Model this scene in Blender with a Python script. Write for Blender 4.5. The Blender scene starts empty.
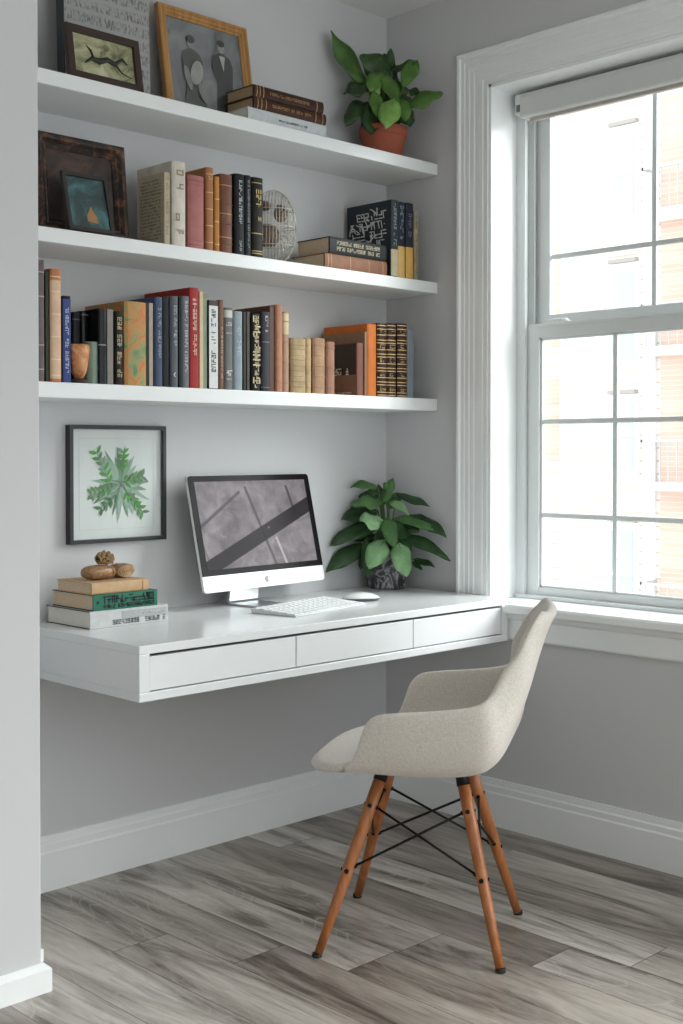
import bpy, bmesh, math, random
from mathutils import Vector, Matrix
PI = math.pi
C = bpy.context.scene.collection
SC = bpy.context.scene

# ------------------------------------------------------------------ helpers
class MB:
    def __init__(s): s.v = []; s.f = []; s.m = []
    def add(s, vs, fs, mi=0):
        o = len(s.v); s.v += [tuple(v) for v in vs]
        for f in fs: s.f.append([i + o for i in f]); s.m.append(mi)
    def box(s, x0, x1, y0, y1, z0, z1, mi=0):
        vs = [(x, y, z) for z in (z0, z1) for y in (y0, y1) for x in (x0, x1)]
        s.add(vs, [(0, 2, 3, 1), (4, 5, 7, 6), (0, 1, 5, 4), (2, 6, 7, 3), (0, 4, 6, 2), (1, 3, 7, 5)], mi)
        return s
    def prism(s, poly, lo, hi, axis=2, mi=0):
        # poly in the two other axes, extruded along axis
        n = len(poly)
        def P(a, b, c):
            return {2: (a, b, c), 1: (a, c, b), 0: (c, a, b)}[axis]
        vs = [P(a, b, lo) for a, b in poly] + [P(a, b, hi) for a, b in poly]
        fs = [tuple(range(n))[::-1], tuple(range(n, 2 * n))] + [(i, (i + 1) % n, n + (i + 1) % n, n + i) for i in range(n)]
        s.add(vs, fs, mi); return s
    def tube(s, pts, r, n=8, mi=0, cap=True):
        pts = [Vector(p) for p in pts]; rs = r if isinstance(r, (list, tuple)) else [r] * len(pts)
        vs = []; prev = None
        for i, p in enumerate(pts):
            t = (pts[min(i + 1, len(pts) - 1)] - pts[max(i - 1, 0)]).normalized()
            if prev is None:
                a = Vector((0, 0, 1)) if abs(t.z) < .9 else Vector((1, 0, 0))
                u = t.cross(a).normalized()
            else:
                u = (prev - t * prev.dot(t)).normalized()
            prev = u; w = t.cross(u)
            for k in range(n):
                q = 2 * PI * k / n; vs.append(p + (u * math.cos(q) + w * math.sin(q)) * rs[i])
        fs = []
        for i in range(len(pts) - 1):
            for k in range(n):
                fs.append((i * n + k, i * n + (k + 1) % n, (i + 1) * n + (k + 1) % n, (i + 1) * n + k))
        if cap: fs += [tuple(range(n))[::-1], tuple(range(len(vs) - n, len(vs)))]
        s.add(vs, fs, mi); return s
    def lathe(s, prof, n=32, cx=0, cy=0, mi=0):
        vs = [(cx + r * math.cos(2 * PI * k / n), cy + r * math.sin(2 * PI * k / n), z) for r, z in prof for k in range(n)]
        fs = [(i * n + k, i * n + (k + 1) % n, (i + 1) * n + (k + 1) % n, (i + 1) * n + k) for i in range(len(prof) - 1) for k in range(n)]
        fs += [tuple(range(n))[::-1], tuple(range(len(vs) - n, len(vs)))]
        s.add(vs, fs, mi); return s
    def build(s, name, mat, parent=None, smooth=False, bevel=0, seg=2, mats=None):
        me = bpy.data.meshes.new(name); me.from_pydata(s.v, [], s.f); me.validate(); me.update()
        bm = bmesh.new(); bm.from_mesh(me); bmesh.ops.recalc_face_normals(bm, faces=bm.faces); bm.to_mesh(me); bm.free()
        o = bpy.data.objects.new(name, me); C.objects.link(o)
        for m in (mats or [mat]): me.materials.append(m)
        if mats and len(me.polygons) == len(s.m):
            for p, mi in zip(me.polygons, s.m): p.material_index = mi
        if smooth:
            for p in me.polygons: p.use_smooth = True
        if parent: o.parent = parent
        if bevel:
            b = o.modifiers.new('bevel', 'BEVEL'); b.width = bevel; b.segments = seg; b.limit_method = 'ANGLE'; b.angle_limit = .7
            b.harden_normals = False
        return o

def tag(o, label=None, cat=None, group=None, kind=None):
    if label: o['label'] = label
    if cat: o['category'] = cat
    if group: o['group'] = group
    if kind: o['kind'] = kind
    return o
def thing(name, label, cat, loc=(0, 0, 0), rot=(0, 0, 0), group=None):
    o = bpy.data.objects.new(name, None); C.objects.link(o); o.empty_display_size = .05
    o.location = loc; o.rotation_euler = rot
    return tag(o, label, cat, group)
def struct(name, mb, mat, **k):
    return tag(mb.build(name, mat, **k), kind='structure')

# ------------------------------------------------------------------ materials
def lin(c):
    if isinstance(c, str):
        c = [int(c[i:i + 2], 16) / 255 for i in (0, 2, 4)]
    return tuple(x / 12.92 if x <= .04045 else ((x + .055) / 1.055) ** 2.4 for x in c) + (1,)
class NT:
    def __init__(s, name):
        s.mat = bpy.data.materials.new(name); s.mat.use_nodes = True; s.t = s.mat.node_tree; s.b = s.t.nodes['Principled BSDF']
    def n(s, typ, **kw):
        nd = s.t.nodes.new(typ)
        for k, v in kw.items():
            if k.startswith('i_'): 
                key = k[2:]; key = int(key) if key.isdigit() else key.replace('_', ' ')
                if isinstance(v, bpy.types.NodeSocket): s.t.links.new(v, nd.inputs[key])
                else: nd.inputs[key].default_value = v
            else: setattr(nd, k, v)
        return nd
    def link(s, a, b): s.t.links.new(a, b)
    def math(s, op, a, b=0., c=None, clamp=False):
        nd = s.t.nodes.new('ShaderNodeMath'); nd.operation = op; nd.use_clamp = clamp
        for i, v in enumerate((a, b) if c is None else (a, b, c)):
            if isinstance(v, bpy.types.NodeSocket): s.link(v, nd.inputs[i])
            else: nd.inputs[i].default_value = v
        return nd.outputs[0]
    def mix(s, f, a, b, bt='MIX'):
        nd = s.t.nodes.new('ShaderNodeMix'); nd.data_type = 'RGBA'; nd.blend_type = bt
        for k, v in ((0, f), (6, a), (7, b)):
            if isinstance(v, bpy.types.NodeSocket): s.link(v, nd.inputs[k])
            else: nd.inputs[k].default_value = v
        return nd.outputs[2]
    def obj(s, scale=(1, 1, 1), rot=(0, 0, 0), loc=(0, 0, 0), src='Object'):
        tc = s.n('ShaderNodeTexCoord'); mp = s.n('ShaderNodeMapping')
        s.link(tc.outputs[src], mp.inputs[0]); mp.inputs[1].default_value = loc; mp.inputs[2].default_value = rot; mp.inputs[3].default_value = scale
        return mp.outputs[0]
    def noise(s, vec, scale, detail=4, rough=.5, dist=0):
        nd = s.n('ShaderNodeTexNoise'); s.link(vec, nd.inputs['Vector']); nd.inputs['Scale'].default_value = scale
        nd.inputs['Detail'].default_value = detail; nd.inputs['Roughness'].default_value = rough; nd.inputs['Distortion'].default_value = dist
        return nd.outputs[0]
    def ramp(s, f, stops):
        nd = s.n('ShaderNodeValToRGB'); s.link(f, nd.inputs[0]); e = nd.color_ramp.elements
        while len(e) > 1: e.remove(e[-1])
        e[0].position = stops[0][0]; e[0].color = lin(stops[0][1])
        for p, c in stops[1:]: x = e.new(p); x.color = lin(c)
        return nd.outputs[0]
    def bump(s, h, strength=.3, dist=.001):
        nd = s.n('ShaderNodeBump'); s.link(h, nd.inputs['Height']); nd.inputs['Strength'].default_value = strength; nd.inputs['Distance'].default_value = dist
        s.link(nd.outputs[0], s.b.inputs['Normal'])
    def base(s, c, rough=.5, metal=0, spec=None):
        if isinstance(c, bpy.types.NodeSocket): s.link(c, s.b.inputs['Base Color'])
        else: s.b.inputs['Base Color'].default_value = c
        s.b.inputs['Roughness'].default_value = rough; s.b.inputs['Metallic'].default_value = metal
        if spec is not None: s.b.inputs['Specular IOR Level'].default_value = spec
        return s.mat
_M = {}
def plain(name, col, rough=.5, metal=0, var=.06, scale=40, bump=.0, spec=None):
    """a paint, cloth, leather, paper or metal with gentle noise variation"""
    k = (name, str(col), rough, metal)
    if k in _M: return _M[k]
    t = NT(name); v = t.obj(); f = t.noise(v, scale, 5, .6); c = lin(col)
    a = tuple(max(0, x * (1 - var * 2)) for x in c[:3]) + (1,); b = tuple(min(1, x * (1 + var * 2)) for x in c[:3]) + (1,)
    m = t.base(t.mix(f, a, b), rough, metal, spec)
    if bump: t.bump(f, bump, .001)
    _M[k] = m; return m

def mat_wall():
    t = NT('grey_wall_paint'); v = t.obj(); f = t.noise(v, 60, 4, .6); g = t.noise(v, .8, 2)
    c = t.mix(g, lin('cbcbcc'), lin('d0d0d1')); t.base(c, .75, 0, .25); t.bump(f, .05, .001); return t.mat
def mat_wood_floor():
    t = NT('grey_oak_planks'); tc = t.n('ShaderNodeTexCoord'); sp = t.n('ShaderNodeSeparateXYZ'); t.link(tc.outputs['Object'], sp.inputs[0])
    X, Y = sp.outputs[0], sp.outputs[1]; W, L = .165, 1.25
    xs = t.math('DIVIDE', X, W); ix = t.math('FLOOR', xs); fx = t.math('FRACT', xs)
    r1 = t.n('ShaderNodeTexWhiteNoise', noise_dimensions='1D'); t.link(ix, r1.inputs['W'])
    ys = t.math('ADD', t.math('DIVIDE', Y, L), t.math('MULTIPLY', r1.outputs[0], 7.3)); iy = t.math('FLOOR', ys); fy = t.math('FRACT', ys)
    pid = t.n('ShaderNodeCombineXYZ'); t.link(ix, pid.inputs[0]); t.link(iy, pid.inputs[1])
    r2 = t.n('ShaderNodeTexWhiteNoise', noise_dimensions='2D'); t.link(pid.outputs[0], r2.inputs['Vector'])
    rnd = r2.outputs['Value']
    # grain coordinates, shifted per plank
    off = t.math('MULTIPLY', rnd, 37.)
    g = t.n('ShaderNodeCombineXYZ'); t.link(t.math('ADD', t.math('MULTIPLY', X, 6.), off), g.inputs[0]); t.link(t.math('ADD', t.math('MULTIPLY', Y, .95), off), g.inputs[1])
    n1 = t.noise(g.outputs[0], 1.0, 7, .62, 1.4)
    g2 = t.n('ShaderNodeCombineXYZ'); t.link(t.math('ADD', t.math('MULTIPLY', X, 38.), off), g2.inputs[0]); t.link(t.math('ADD', t.math('MULTIPLY', Y, 2.6), off), g2.inputs[1])
    n2 = t.noise(g2.outputs[0], 1.2, 6, .7, .4)
    # cathedral figure
    g3 = t.n('ShaderNodeCombineXYZ'); t.link(t.math('ADD', t.math('MULTIPLY', X, 5.), off), g3.inputs[0]); t.link(t.math('ADD', t.math('MULTIPLY', Y, 1.4), off), g3.inputs[1])
    n3 = t.noise(g3.outputs[0], .9, 2, .4, .6)
    rings = t.math('FRACT', t.math('MULTIPLY', n3, 22.))
    rings = t.math('ABSOLUTE', t.math('SUBTRACT', rings, .5))
    base = t.ramp(n1, [(.29, '453d37'), (.38, '7b736c'), (.47, 'b0a9a2'), (.60, 'cfc9c2'), (.75, 'e4e0db')])
    fine = t.mix(t.math('MULTIPLY', t.math('SUBTRACT', .52, n2, clamp=True), 2.6, clamp=True), base, lin('534b44'))
    fig = t.mix(t.math('MULTIPLY', t.math('SUBTRACT', rings, .40, clamp=True), t.math('MULTIPLY', t.math('GREATER_THAN', rnd, .5), 5.), clamp=True), fine, lin('c4bdb3'))
    tone = t.ramp(rnd, [(0, 'bab3ad'), (.3, 'dcd7d1'), (.7, 'fcfbf9'), (1, 'd0c8c0')])
    col = t.mix(1., fig, tone, 'MULTIPLY')
    ex = t.math('MULTIPLY', t.math('MINIMUM', fx, t.math('SUBTRACT', 1., fx)), W)
    ey = t.math('MULTIPLY', t.math('MINIMUM', fy, t.math('SUBTRACT', 1., fy)), L)
    seam = t.math('LESS_THAN', t.math('MINIMUM', ex, ey), .0011)
    col = t.mix(t.math('MULTIPLY', seam, .75), col, lin('2e2824'))
    t.base(col, .42, 0, .55)
    rr = t.math('ADD', t.math('MULTIPLY', n2, .22), .22); t.link(rr, t.b.inputs['Roughness'])
    t.bump(t.math('SUBTRACT', t.math('MULTIPLY', n2, .5), seam), .25, .0012)
    return t.mat
def mat_fabric():
    t = NT('oatmeal_woven_fabric'); v = t.obj()
    w1 = t.n('ShaderNodeTexWave', bands_direction='X'); t.link(v, w1.inputs[0]); w1.inputs['Scale'].default_value = 130; w1.inputs['Distortion'].default_value = 1.5
    w2 = t.n('ShaderNodeTexWave', bands_direction='Z'); t.link(v, w2.inputs[0]); w2.inputs['Scale'].default_value = 130; w2.inputs['Distortion'].default_value = 1.5
    h = t.math('ADD', w1.outputs['Fac'], w2.outputs['Fac']); f = t.noise(v, 260, 3, .6)
    v2 = t.obj((120, 120, 900)); f2 = t.noise(v2, 1, 3); 
    c = t.ramp(t.math('ADD', t.math('MULTIPLY', f, .6), t.math('MULTIPLY', f2, .4)), [(.3, 'c2b9ae'), (.5, 'd6cfc6'), (.7, 'e4dfd7')])
    t.base(c, .9, 0, .2); t.b.inputs['Sheen Weight'].default_value = .25; t.bump(t.math('ADD', t.math('MULTIPLY', h, .25), f), .25, .0008); return t.mat
def mat_legwood(name='amber_beech', a='8e5127', b='b87544'):
    t = NT(name); v = t.obj((60, 60, 4)); f = t.noise(v, 1, 5, .6, .5)
    t.base(t.ramp(f, [(.3, a), (.7, b)]), .38, 0, .5); return t.mat
def mat_marble():
    t = NT('black_marble'); v = t.obj(); n = t.noise(v, 9, 6, .6, 2.2)
    a = t.math('ABSOLUTE', t.math('SUBTRACT', n, .5)); vein = t.ramp(a, [(0, 'b8b6b6'), (.018, '77757a'), (.06, '3c3b3f'), (.25, '29282b')])
    t.base(vein, .35); return t.mat
def mat_leaf(name, a, b, c):
    t = NT(name); v = t.obj(); f = t.noise(v, 14, 4, .6); oi = t.n('ShaderNodeObjectInfo')
    t.base(t.ramp(f, [(.3, a), (.52, b), (.72, c)]), .42, 0, .45)
    t.b.inputs['Subsurface Weight'].default_value = 0.0
    t.bump(t.noise(v, 120, 3), .15, .001); return t.mat
def mat_glass(name='window_glass'):
    t = NT(name); t.t.nodes.remove(t.b); tr = t.n('ShaderNodeBsdfTransparent'); tr.inputs[0].default_value = (.985, .993, .99, 1)
    gl = t.n('ShaderNodeBsdfGlossy'); gl.inputs['Roughness'].default_value = .02
    fr = t.n('ShaderNodeLayerWeight'); fr.inputs[0].default_value = .5; fz = t.math('ADD', t.math('MULTIPLY', t.math('POWER', fr.outputs['Facing'], 5.), .5), .03)
    mx = t.n('ShaderNodeMixShader'); t.link(fz, mx.inputs[0]); t.link(tr.outputs[0], mx.inputs[1]); t.link(gl.outputs[0], mx.inputs[2])
    t.link(mx.outputs[0], t.t.nodes['Material Output'].inputs[0]); return t.mat
def mat_art(name, stops, scale, sx=1, sz=1, dist=1.5, rough=.5, detail=6):
    t = NT(name); v = t.obj((sx, 1, sz)); f = t.noise(v, scale, detail, .62, dist); t.base(t.ramp(f, stops), rough); return t.mat
def mat_screen():
    t = NT('monitor_screen'); tc = t.n('ShaderNodeTexCoord'); sp = t.n('ShaderNodeSeparateXYZ'); t.link(tc.outputs['Object'], sp.inputs[0])
    X, Z = sp.outputs[0], sp.outputs[2]; v = t.obj((1, 1, 1))
    n = t.noise(v, 16, 6, .6, .6); col = t.ramp(n, [(.3, '5b5558'), (.5, '787174'), (.72, '938b8c')])
    big = t.noise(v, 4, 2); col = t.mix(t.math('MULTIPLY', big, .5), col, lin('6d686e'))
    def seg(x0, z0, x1, z1, w, c, col, amt=1., soft=.003):
        L = math.hypot(x1 - x0, z1 - z0); nx, nz = -(z1 - z0) / L, (x1 - x0) / L
        d = t.math('ABSOLUTE', t.math('ADD', t.math('ADD', t.math('MULTIPLY', X, nx), t.math('MULTIPLY', Z, nz)), -(x0 * nx + z0 * nz)))
        m = t.math('SUBTRACT', 1., t.math('DIVIDE', t.math('SUBTRACT', d, w), soft), clamp=True)
        tt = t.math('ADD', t.math('MULTIPLY', X, (x1 - x0) / L), t.math('MULTIPLY', Z, (z1 - z0) / L)); t0 = (x0 * (x1 - x0) + z0 * (z1 - z0)) / L
        inside = t.math('MULTIPLY', t.math('GREATER_THAN', tt, t0), t.math('LESS_THAN', tt, t0 + L))
        return t.mix(t.math('MULTIPLY', t.math('MULTIPLY', m, inside), amt), col, lin(c))
    col = seg(-.035, .36, .075, .05, .004, '4a4548', col, .8)
    col = seg(-.26, .235, -.06, .345, .0035, '4d474b', col, .8)
    col = seg(.15, .36, .175, .27, .004, '3a363a', col, .8)
    col = seg(.07, .2, .125, .05, .003, 'b1a7a4', col, .7)
    col = seg(-.25, .2, -.2, .05, .003, '5a5457', col, .6)
    col = seg(-.30, .098, .30, .318, .021, '2b282b', col, .96)
    sp_ = t.noise(v, 45, 2); col = t.mix(t.math('MULTIPLY', t.math('SUBTRACT', sp_, .68, clamp=True), 3., clamp=True), col, lin('a89c9a'))
    t.base(col, .2, 0, .03); t.link(col, t.b.inputs['Emission Color']); t.b.inputs['Emission Strength'].default_value = .12
    return t.mat
def mat_siding():
    t = NT('cream_lap_siding'); tc = t.n('ShaderNodeTexCoord'); sp = t.n('ShaderNodeSeparateXYZ'); t.link(tc.outputs['Object'], sp.inputs[0])
    f = t.math('FRACT', t.math('DIVIDE', sp.outputs[2], .145)); ln = t.math('LESS_THAN', f, .14)
    c = t.mix(ln, lin('ddd3cc'), lin('bfb1a8')); t.base(c, .8, 0, .2); return t.mat
def mat_brick():
    t = NT('pale_orange_brick'); v = t.obj((1, 1, 1), (PI / 2, 0, PI / 2)); b = t.n('ShaderNodeTexBrick'); t.link(v, b.inputs['Vector']); b.inputs['Scale'].default_value = 9
    b.inputs['Color1'].default_value = lin('c9aa9b'); b.inputs['Color2'].default_value = lin('d2b7a8'); b.inputs['Mortar'].default_value = lin('dcd2c9')
    t.base(b.outputs[0], .85); return t.mat

WALL = mat_wall(); FLOOR = mat_wood_floor(); FAB = mat_fabric(); LEG = mat_legwood()
TRIM = plain('white_trim_paint', 'f1f3f3', .35, var=.01, scale=8)
TRIMW = plain('window_vinyl', 'dfe3e3', .35, var=.01, scale=8)
CEIL = plain('ceiling_paint', 'ebebea', .8, var=.01, scale=5)
SHELFM = plain('white_lacquer', 'e9ebeb', .28, var=.01, scale=6)
DESKM = plain('desk_lacquer', 'e8eaeb', .22, var=.01, scale=6)
BLACKM = plain('black_steel', '1b1a1a', .4, .6)
ALU = plain('brushed_aluminium', 'c9cbcd', .3, .85, var=.02)
GLASS = mat_glass()
PAGES = plain('page_edges', 'cdb79a', .85, var=.12, scale=200)
PAGEW = plain('white_page_edges', 'd8d5cc', .85, var=.08, scale=200)
PAGED = plain('old_page_edges', 'a98f70', .85, var=.15, scale=200)

# ------------------------------------------------------------------ the setting
T = .18
WY0, WY1, WZ0, WZ1 = -.467, -1.512, .735, 2.410      # window opening
CEILZ = 2.739
struct('floor', MB().box(-4.8, .2, -5.3, .2, -.1, 0), FLOOR)
struct('ceiling', MB().box(-4.8, .2, -5.3, .2, CEILZ, CEILZ + .1), CEIL)
struct('wall_back', MB().box(-4.8, T, 0, .15, 0, CEILZ), WALL)
w = MB()
w.box(0, T, 0, WY0, 0, CEILZ)
w.box(0, T, WY0, WY1, 0, WZ0 - .03); w.box(0, T, WY0, WY1, WZ1, CEILZ)
w.box(0, T, WY1, -2.35, 0, CEILZ)
w.box(0, T, -2.35, -5.0, 0, .25); w.box(0, T, -2.35, -5.0, 2.25, CEILZ)
w.box(0, T, -5.0, -5.3, 0, CEILZ)
struct('wall_right', w, WALL)
PX, PYF = -1.725, -.566
struct('wall_left', MB().box(-4.8, PX, PYF, 0, 0, CEILZ), WALL, bevel=.004)
struct('wall_far_left', MB().box(-4.95, -4.8, -5.3, .15, 0, CEILZ), plain('white_wall_paint', 'eeeeec', .7, var=.01, scale=4))
WHW = plain('white_wall_paint', 'eeeeec', .7, var=.01, scale=4)  # white chosen so the unseen walls bounce more light
struct('wall_front', MB().box(-4.95, -3.1, -5.45, -5.3, 0, CEILZ).box(-.2, T, -5.45, -5.3, 0, CEILZ).box(-3.1, -.2, -5.45, -5.3, 0, .3).box(-3.1, -.2, -5.45, -5.3, 2.2, CEILZ), WHW)  # unseen wall; its wide opening is added to let in fill light

# baseboards
prof = [(0, 0), (.016, 0), (.016, .106), (.0125, .111), (.0125, .128), (.0085, .133), (.0075, .152), (0, .152)]
def bb_path(pts, prof):
    """pts: list of (x, y, nx, ny) base points with the mitred outward offset per unit; the profile is swept along"""
    m = MB(); n = len(prof); vs = []
    for x, y, nx, ny in pts:
        for d, z in prof: vs.append((x + nx * d, y + ny * d, z))
    fs = [(i * n + k, i * n + (k + 1) % n, (i + 1) * n + (k + 1) % n, (i + 1) * n + k) for i in range(len(pts) - 1) for k in range(n)]
    fs += [tuple(range(n)), tuple(range(len(vs) - n, len(vs)))]
    m.add(vs, fs); return m
struct('baseboard_back', bb_path([(PX, 0, 0, -1), (0, 0, -1, -1)], prof), TRIM)
struct('baseboard_right', bb_path([(0, 0, -1, -1), (0, -5.3, -1, 0)], prof), TRIM)
lowp = [(0, 0), (.017, 0), (.017, .052), (.004, .064), (0, .064)]
struct('baseboard_left', bb_path([(-4.8, PYF, 0, -1), (PX, PYF, 1, -1), (PX, PYF + .09, 1, 0)], lowp), TRIM)
struct('trim_1', MB().box(PX, PX + .008, PYF + .004, PYF + .03, .064, .092), TRIM)

# window: casing (swept profile with mitred corners), jamb, frame, sashes
win = tag(bpy.data.objects.new('window_1', None), kind='structure'); C.objects.link(win)
CW = .129
cas = [(0, .0), (0, .020), (.006, .024), (.014, .024), (.018, .018), (.024, .018), (.027, .021), (.033, .021), (.036, .017), (.044, .017),
       (.047, .020), (.053, .020), (.056, .016), (.064, .016), (.067, .019), (.073, .019), (.076, .015), (.086, .015), (.089, .018), (.108, .018), (.112, .013), (.116, .013), (.119, .017), (.129, .017), (.129, 0)]
ya, yb, zt = WY0 + CW, WY1 - CW, WZ1 + CW - .010
m = MB(); vs = []
for i in range(4):
    for tt, p in cas:
        y = ya - tt if i < 2 else yb + tt; z = (WZ0) if i in (0, 3) else zt - tt * (.119 / .129)
        vs.append((-(p if p < .001 or tt < .02 else .017 + (p - .017) * .55), y, z))
n = len(cas); fs = [(i * n + k, i * n + k + 1, (i + 1) * n + k + 1, (i + 1) * n + k) for i in range(3) for k in range(n - 1)]
m.add(vs, fs); m.build('casing', TRIM, win)
jd = .122
m = MB()
m.box(-.012, jd + .06, WY0 - .012, WY0, WZ0, WZ1); m.box(-.012, jd + .06, WY1, WY1 + .012, WZ0, WZ1); m.box(-.012, jd + .06, WY1, WY0, WZ1 - .012, WZ1 + .0)
m.build('jamb', TRIM, win, bevel=.0015)
# stool with a nosing in front of the wall and an apron below
m = MB(); m.prism([(-.001, .702), (-.052, .702), (-.060, .708), (-.060, .726), (-.054, .733), (-.001, .735)], -.572, WY1 - CW - .02, 1)
m.box(-.012, jd + .02, WY1, WY0, .70, .7349)
m.build('stool', TRIM, win, bevel=.001)
m = MB(); m.prism([(-.0005, .616), (-.016, .616), (-.020, .622), (-.020, .680), (-.030, .688), (-.034, .7015), (-.0005, .7015)], -.515, WY1 - CW, 1)
m.build('apron', TRIM, win)
# outer frame
m = MB(); f0 = jd
m.box(f0, f0 + .10, WY0 - .034, WY0 - .012, WZ0, WZ1); m.box(f0, f0 + .10, WY1 + .012, WY1 + .045, WZ0, WZ1)
m.box(f0, f0 + .10, WY1, WY0 - .012, 2.352, WZ1 - .012); m.box(f0 - .01, f0 + .10, WY1, WY0 - .012, WZ0, WZ0 + .012)
m.box(f0 + .0, f0 + .014, WY0 - .034, WY0 - .047, WZ0, 2.352)       # inside stop
m.box(f0 + .034, f0 + .041, WY0 - .034, WY0 - .060, 1.64, 2.352)    # track rib
m.box(f0 + .052, f0 + .10, WY0 - .034, WY0 - .052, WZ0, 2.352)
m.build('window_frame', TRIMW, win, bevel=.001)
# lower sash
m = MB(); x0, x1 = .138, .168; yl, yr = -.508, -1.452
gl0, gl1 = -.560, -1.404
m.box(x0, x1, yl, gl0, .747, 1.638); m.box(x0, x1, gl1, yr, .747, 1.638)
m.box(x0, x1, gl1, gl0, .747, .772); m.box(x0, x1, gl1, gl0, 1.592, 1.638)
m.box(x0 - .006, x0, gl1 - .03, gl0 + .03, 1.628, 1.638)
m.box(x0 + .008, x0 + .022, gl0 - .008, gl0, .772, 1.592); m.box(x0 + .008, x0 + .022, gl1, gl1 + .008, .772, 1.592)
m.box(x0 + .008, x0 + .022, gl1, gl0, 1.584, 1.592); m.box(x0 + .008, x0 + .022, gl1, gl0, .772, .779)
m.build('lower_sash', TRIMW, win, bevel=.0012)
def muntin(x0, x1, y0, y1, z0, z1): MB().box(x0, x1, min(y0, y1), max(y0, y1), z0, z1).build('muntin', TRIMW, win, bevel=.002)
for yy in (-.847, -1.126): muntin(.146, .160, yy - .008, yy + .008, .775, 1.590)
for zz in (1.317, 1.010): muntin(.147, .159, gl1 + .002, gl0 - .002, zz - .008, zz + .008)
MB().box(.152, .154, gl1 + .004, gl0 - .004, .775, 1.588).build('pane', GLASS, win)
# upper sash
m = MB(); x0, x1 = .176, .204; g0, g1 = -.575, -1.404
m.box(x0, x1, -.520, g0, 1.630, 2.352); m.box(x0, x1, g1, yr, 1.630, 2.352)
m.box(x0, x1, g1, g0, 1.630, 1.670); m.box(x0, x1, g1, g0, 2.325, 2.352)
m.build('upper_sash', TRIMW, win, bevel=.0012)
muntin(.182, .196, -.970, -.954, 1.668, 2.327); muntin(.183, .195, g1 + .002, g0 - .002, 1.852, 1.868)
MB().box(.188, .190, g1 + .004, g0 - .004, 1.672, 2.323).build('pane', GLASS, win)
# sash lock on the meeting rail
m = MB(); m.lathe([(.0, 1.638), (.013, 1.638), (.013, 1.646), (.006, 1.652), (0, 1.652)], 16, .152, -.655); m.tube([(.152, -.655, 1.648), (.143, -.625, 1.648), (.139, -.59, 1.646)], [.004, .004, .003])
m.box(.14, .164, -.675, -.635, 1.638, 1.642)
m.build('sash_lock', TRIMW, win)

# roller blind cassette hung in the window head
rb = thing('roller_blind', 'white rolled-up roller blind cassette at the head of the window', 'roller blind', (.100, -1.0, 2.34))
MB().prism([(-.026, -.036), (-.03, -.03), (-.03, .03), (-.024, .044), (.020, .044), (.020, -.036)], -.478, .468, 1).build('cassette', plain('blind_cassette', 'd3d4d3', .45, var=.01), rb, bevel=.002)
MB().box(-.022, .018, .469, .494, -.022, .044).build('bracket', TRIMW, rb, bevel=.002)
MB().box(-.026, -.0225, .474, .486, -.012, .010).build('pivot_clip', plain('grey_plastic', '6d7172', .5), rb)
MB().prism([(-.008, -.047), (.006, -.047), (.006, -.0365), (-.008, -.0365)], -.470, .444, 1).build('bottom_bar', plain('blind_bottom_bar', 'b9b2ac', .5), rb)

# ------------------------------------------------------------------ shelves and desk
SH = {1: (2.1526, 2.1918), 2: (1.7532, 1.7913), 3: (1.3563, 1.3974)}
for k, wd in ((1, 'top'), (2, 'middle'), (3, 'lowest')):
    z0, z1 = SH[k]
    o = MB().box(PX + .001, -.001, -.2408, -.001, z0, z1).build('floating_shelf', SHELFM, None, bevel=.0025)
    tag(o, {1: 'topmost white floating shelf, holding three picture frames and a plant in clay pot', 2: 'middle white floating shelf, holding the wire ornament and dark ornate frame',
            3: 'lowest white floating shelf, holding the longest row of books'}[k], 'shelf', 'white floating shelves')
DX0, DX1, DD, DZ0, DZ1 = -1.453, -.0255, .5615, .613, .75
desk = thing('floating_desk', 'white wall-mounted floating desk with three flat drawers under the computer', 'desk', (DX0, 0, DZ0))
Wd, Hd = DX1 - DX0, DZ1 - DZ0
m = MB(); bt = .022
m.box(0, Wd, -DD, -.001, Hd - bt, Hd); m.box(0, Wd, -DD, -.001, 0, bt)
m.box(0, .031, -DD, -.001, bt, Hd - bt); m.box(Wd - .031, Wd, -DD, -.001, bt, Hd - bt)
m.box(.031, Wd - .031, -.06, -.03, bt, Hd - bt)
m.build('desk_body', DESKM, desk, bevel=.0018)
splits = [.031, DX0 * -1 - .940, DX0 * -1 - .472, Wd - .031]
for i in range(3):
    a, b = splits[i] + .002, splits[i + 1] - .002
    m = MB(); m.box(a, b, -DD + .003, -DD + .021, bt + .003, Hd - bt - .007)
    m.box(a + .01, b - .01, -DD + .021, -.08, bt + .004, bt + .012); m.box(a + .01, a + .022, -DD + .021, -.08, bt + .012, Hd - .05); m.box(b - .022, b - .01, -DD + .021, -.08, bt + .012, Hd - .05)
    m.build('drawer', DESKM, desk, bevel=.001)

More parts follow.
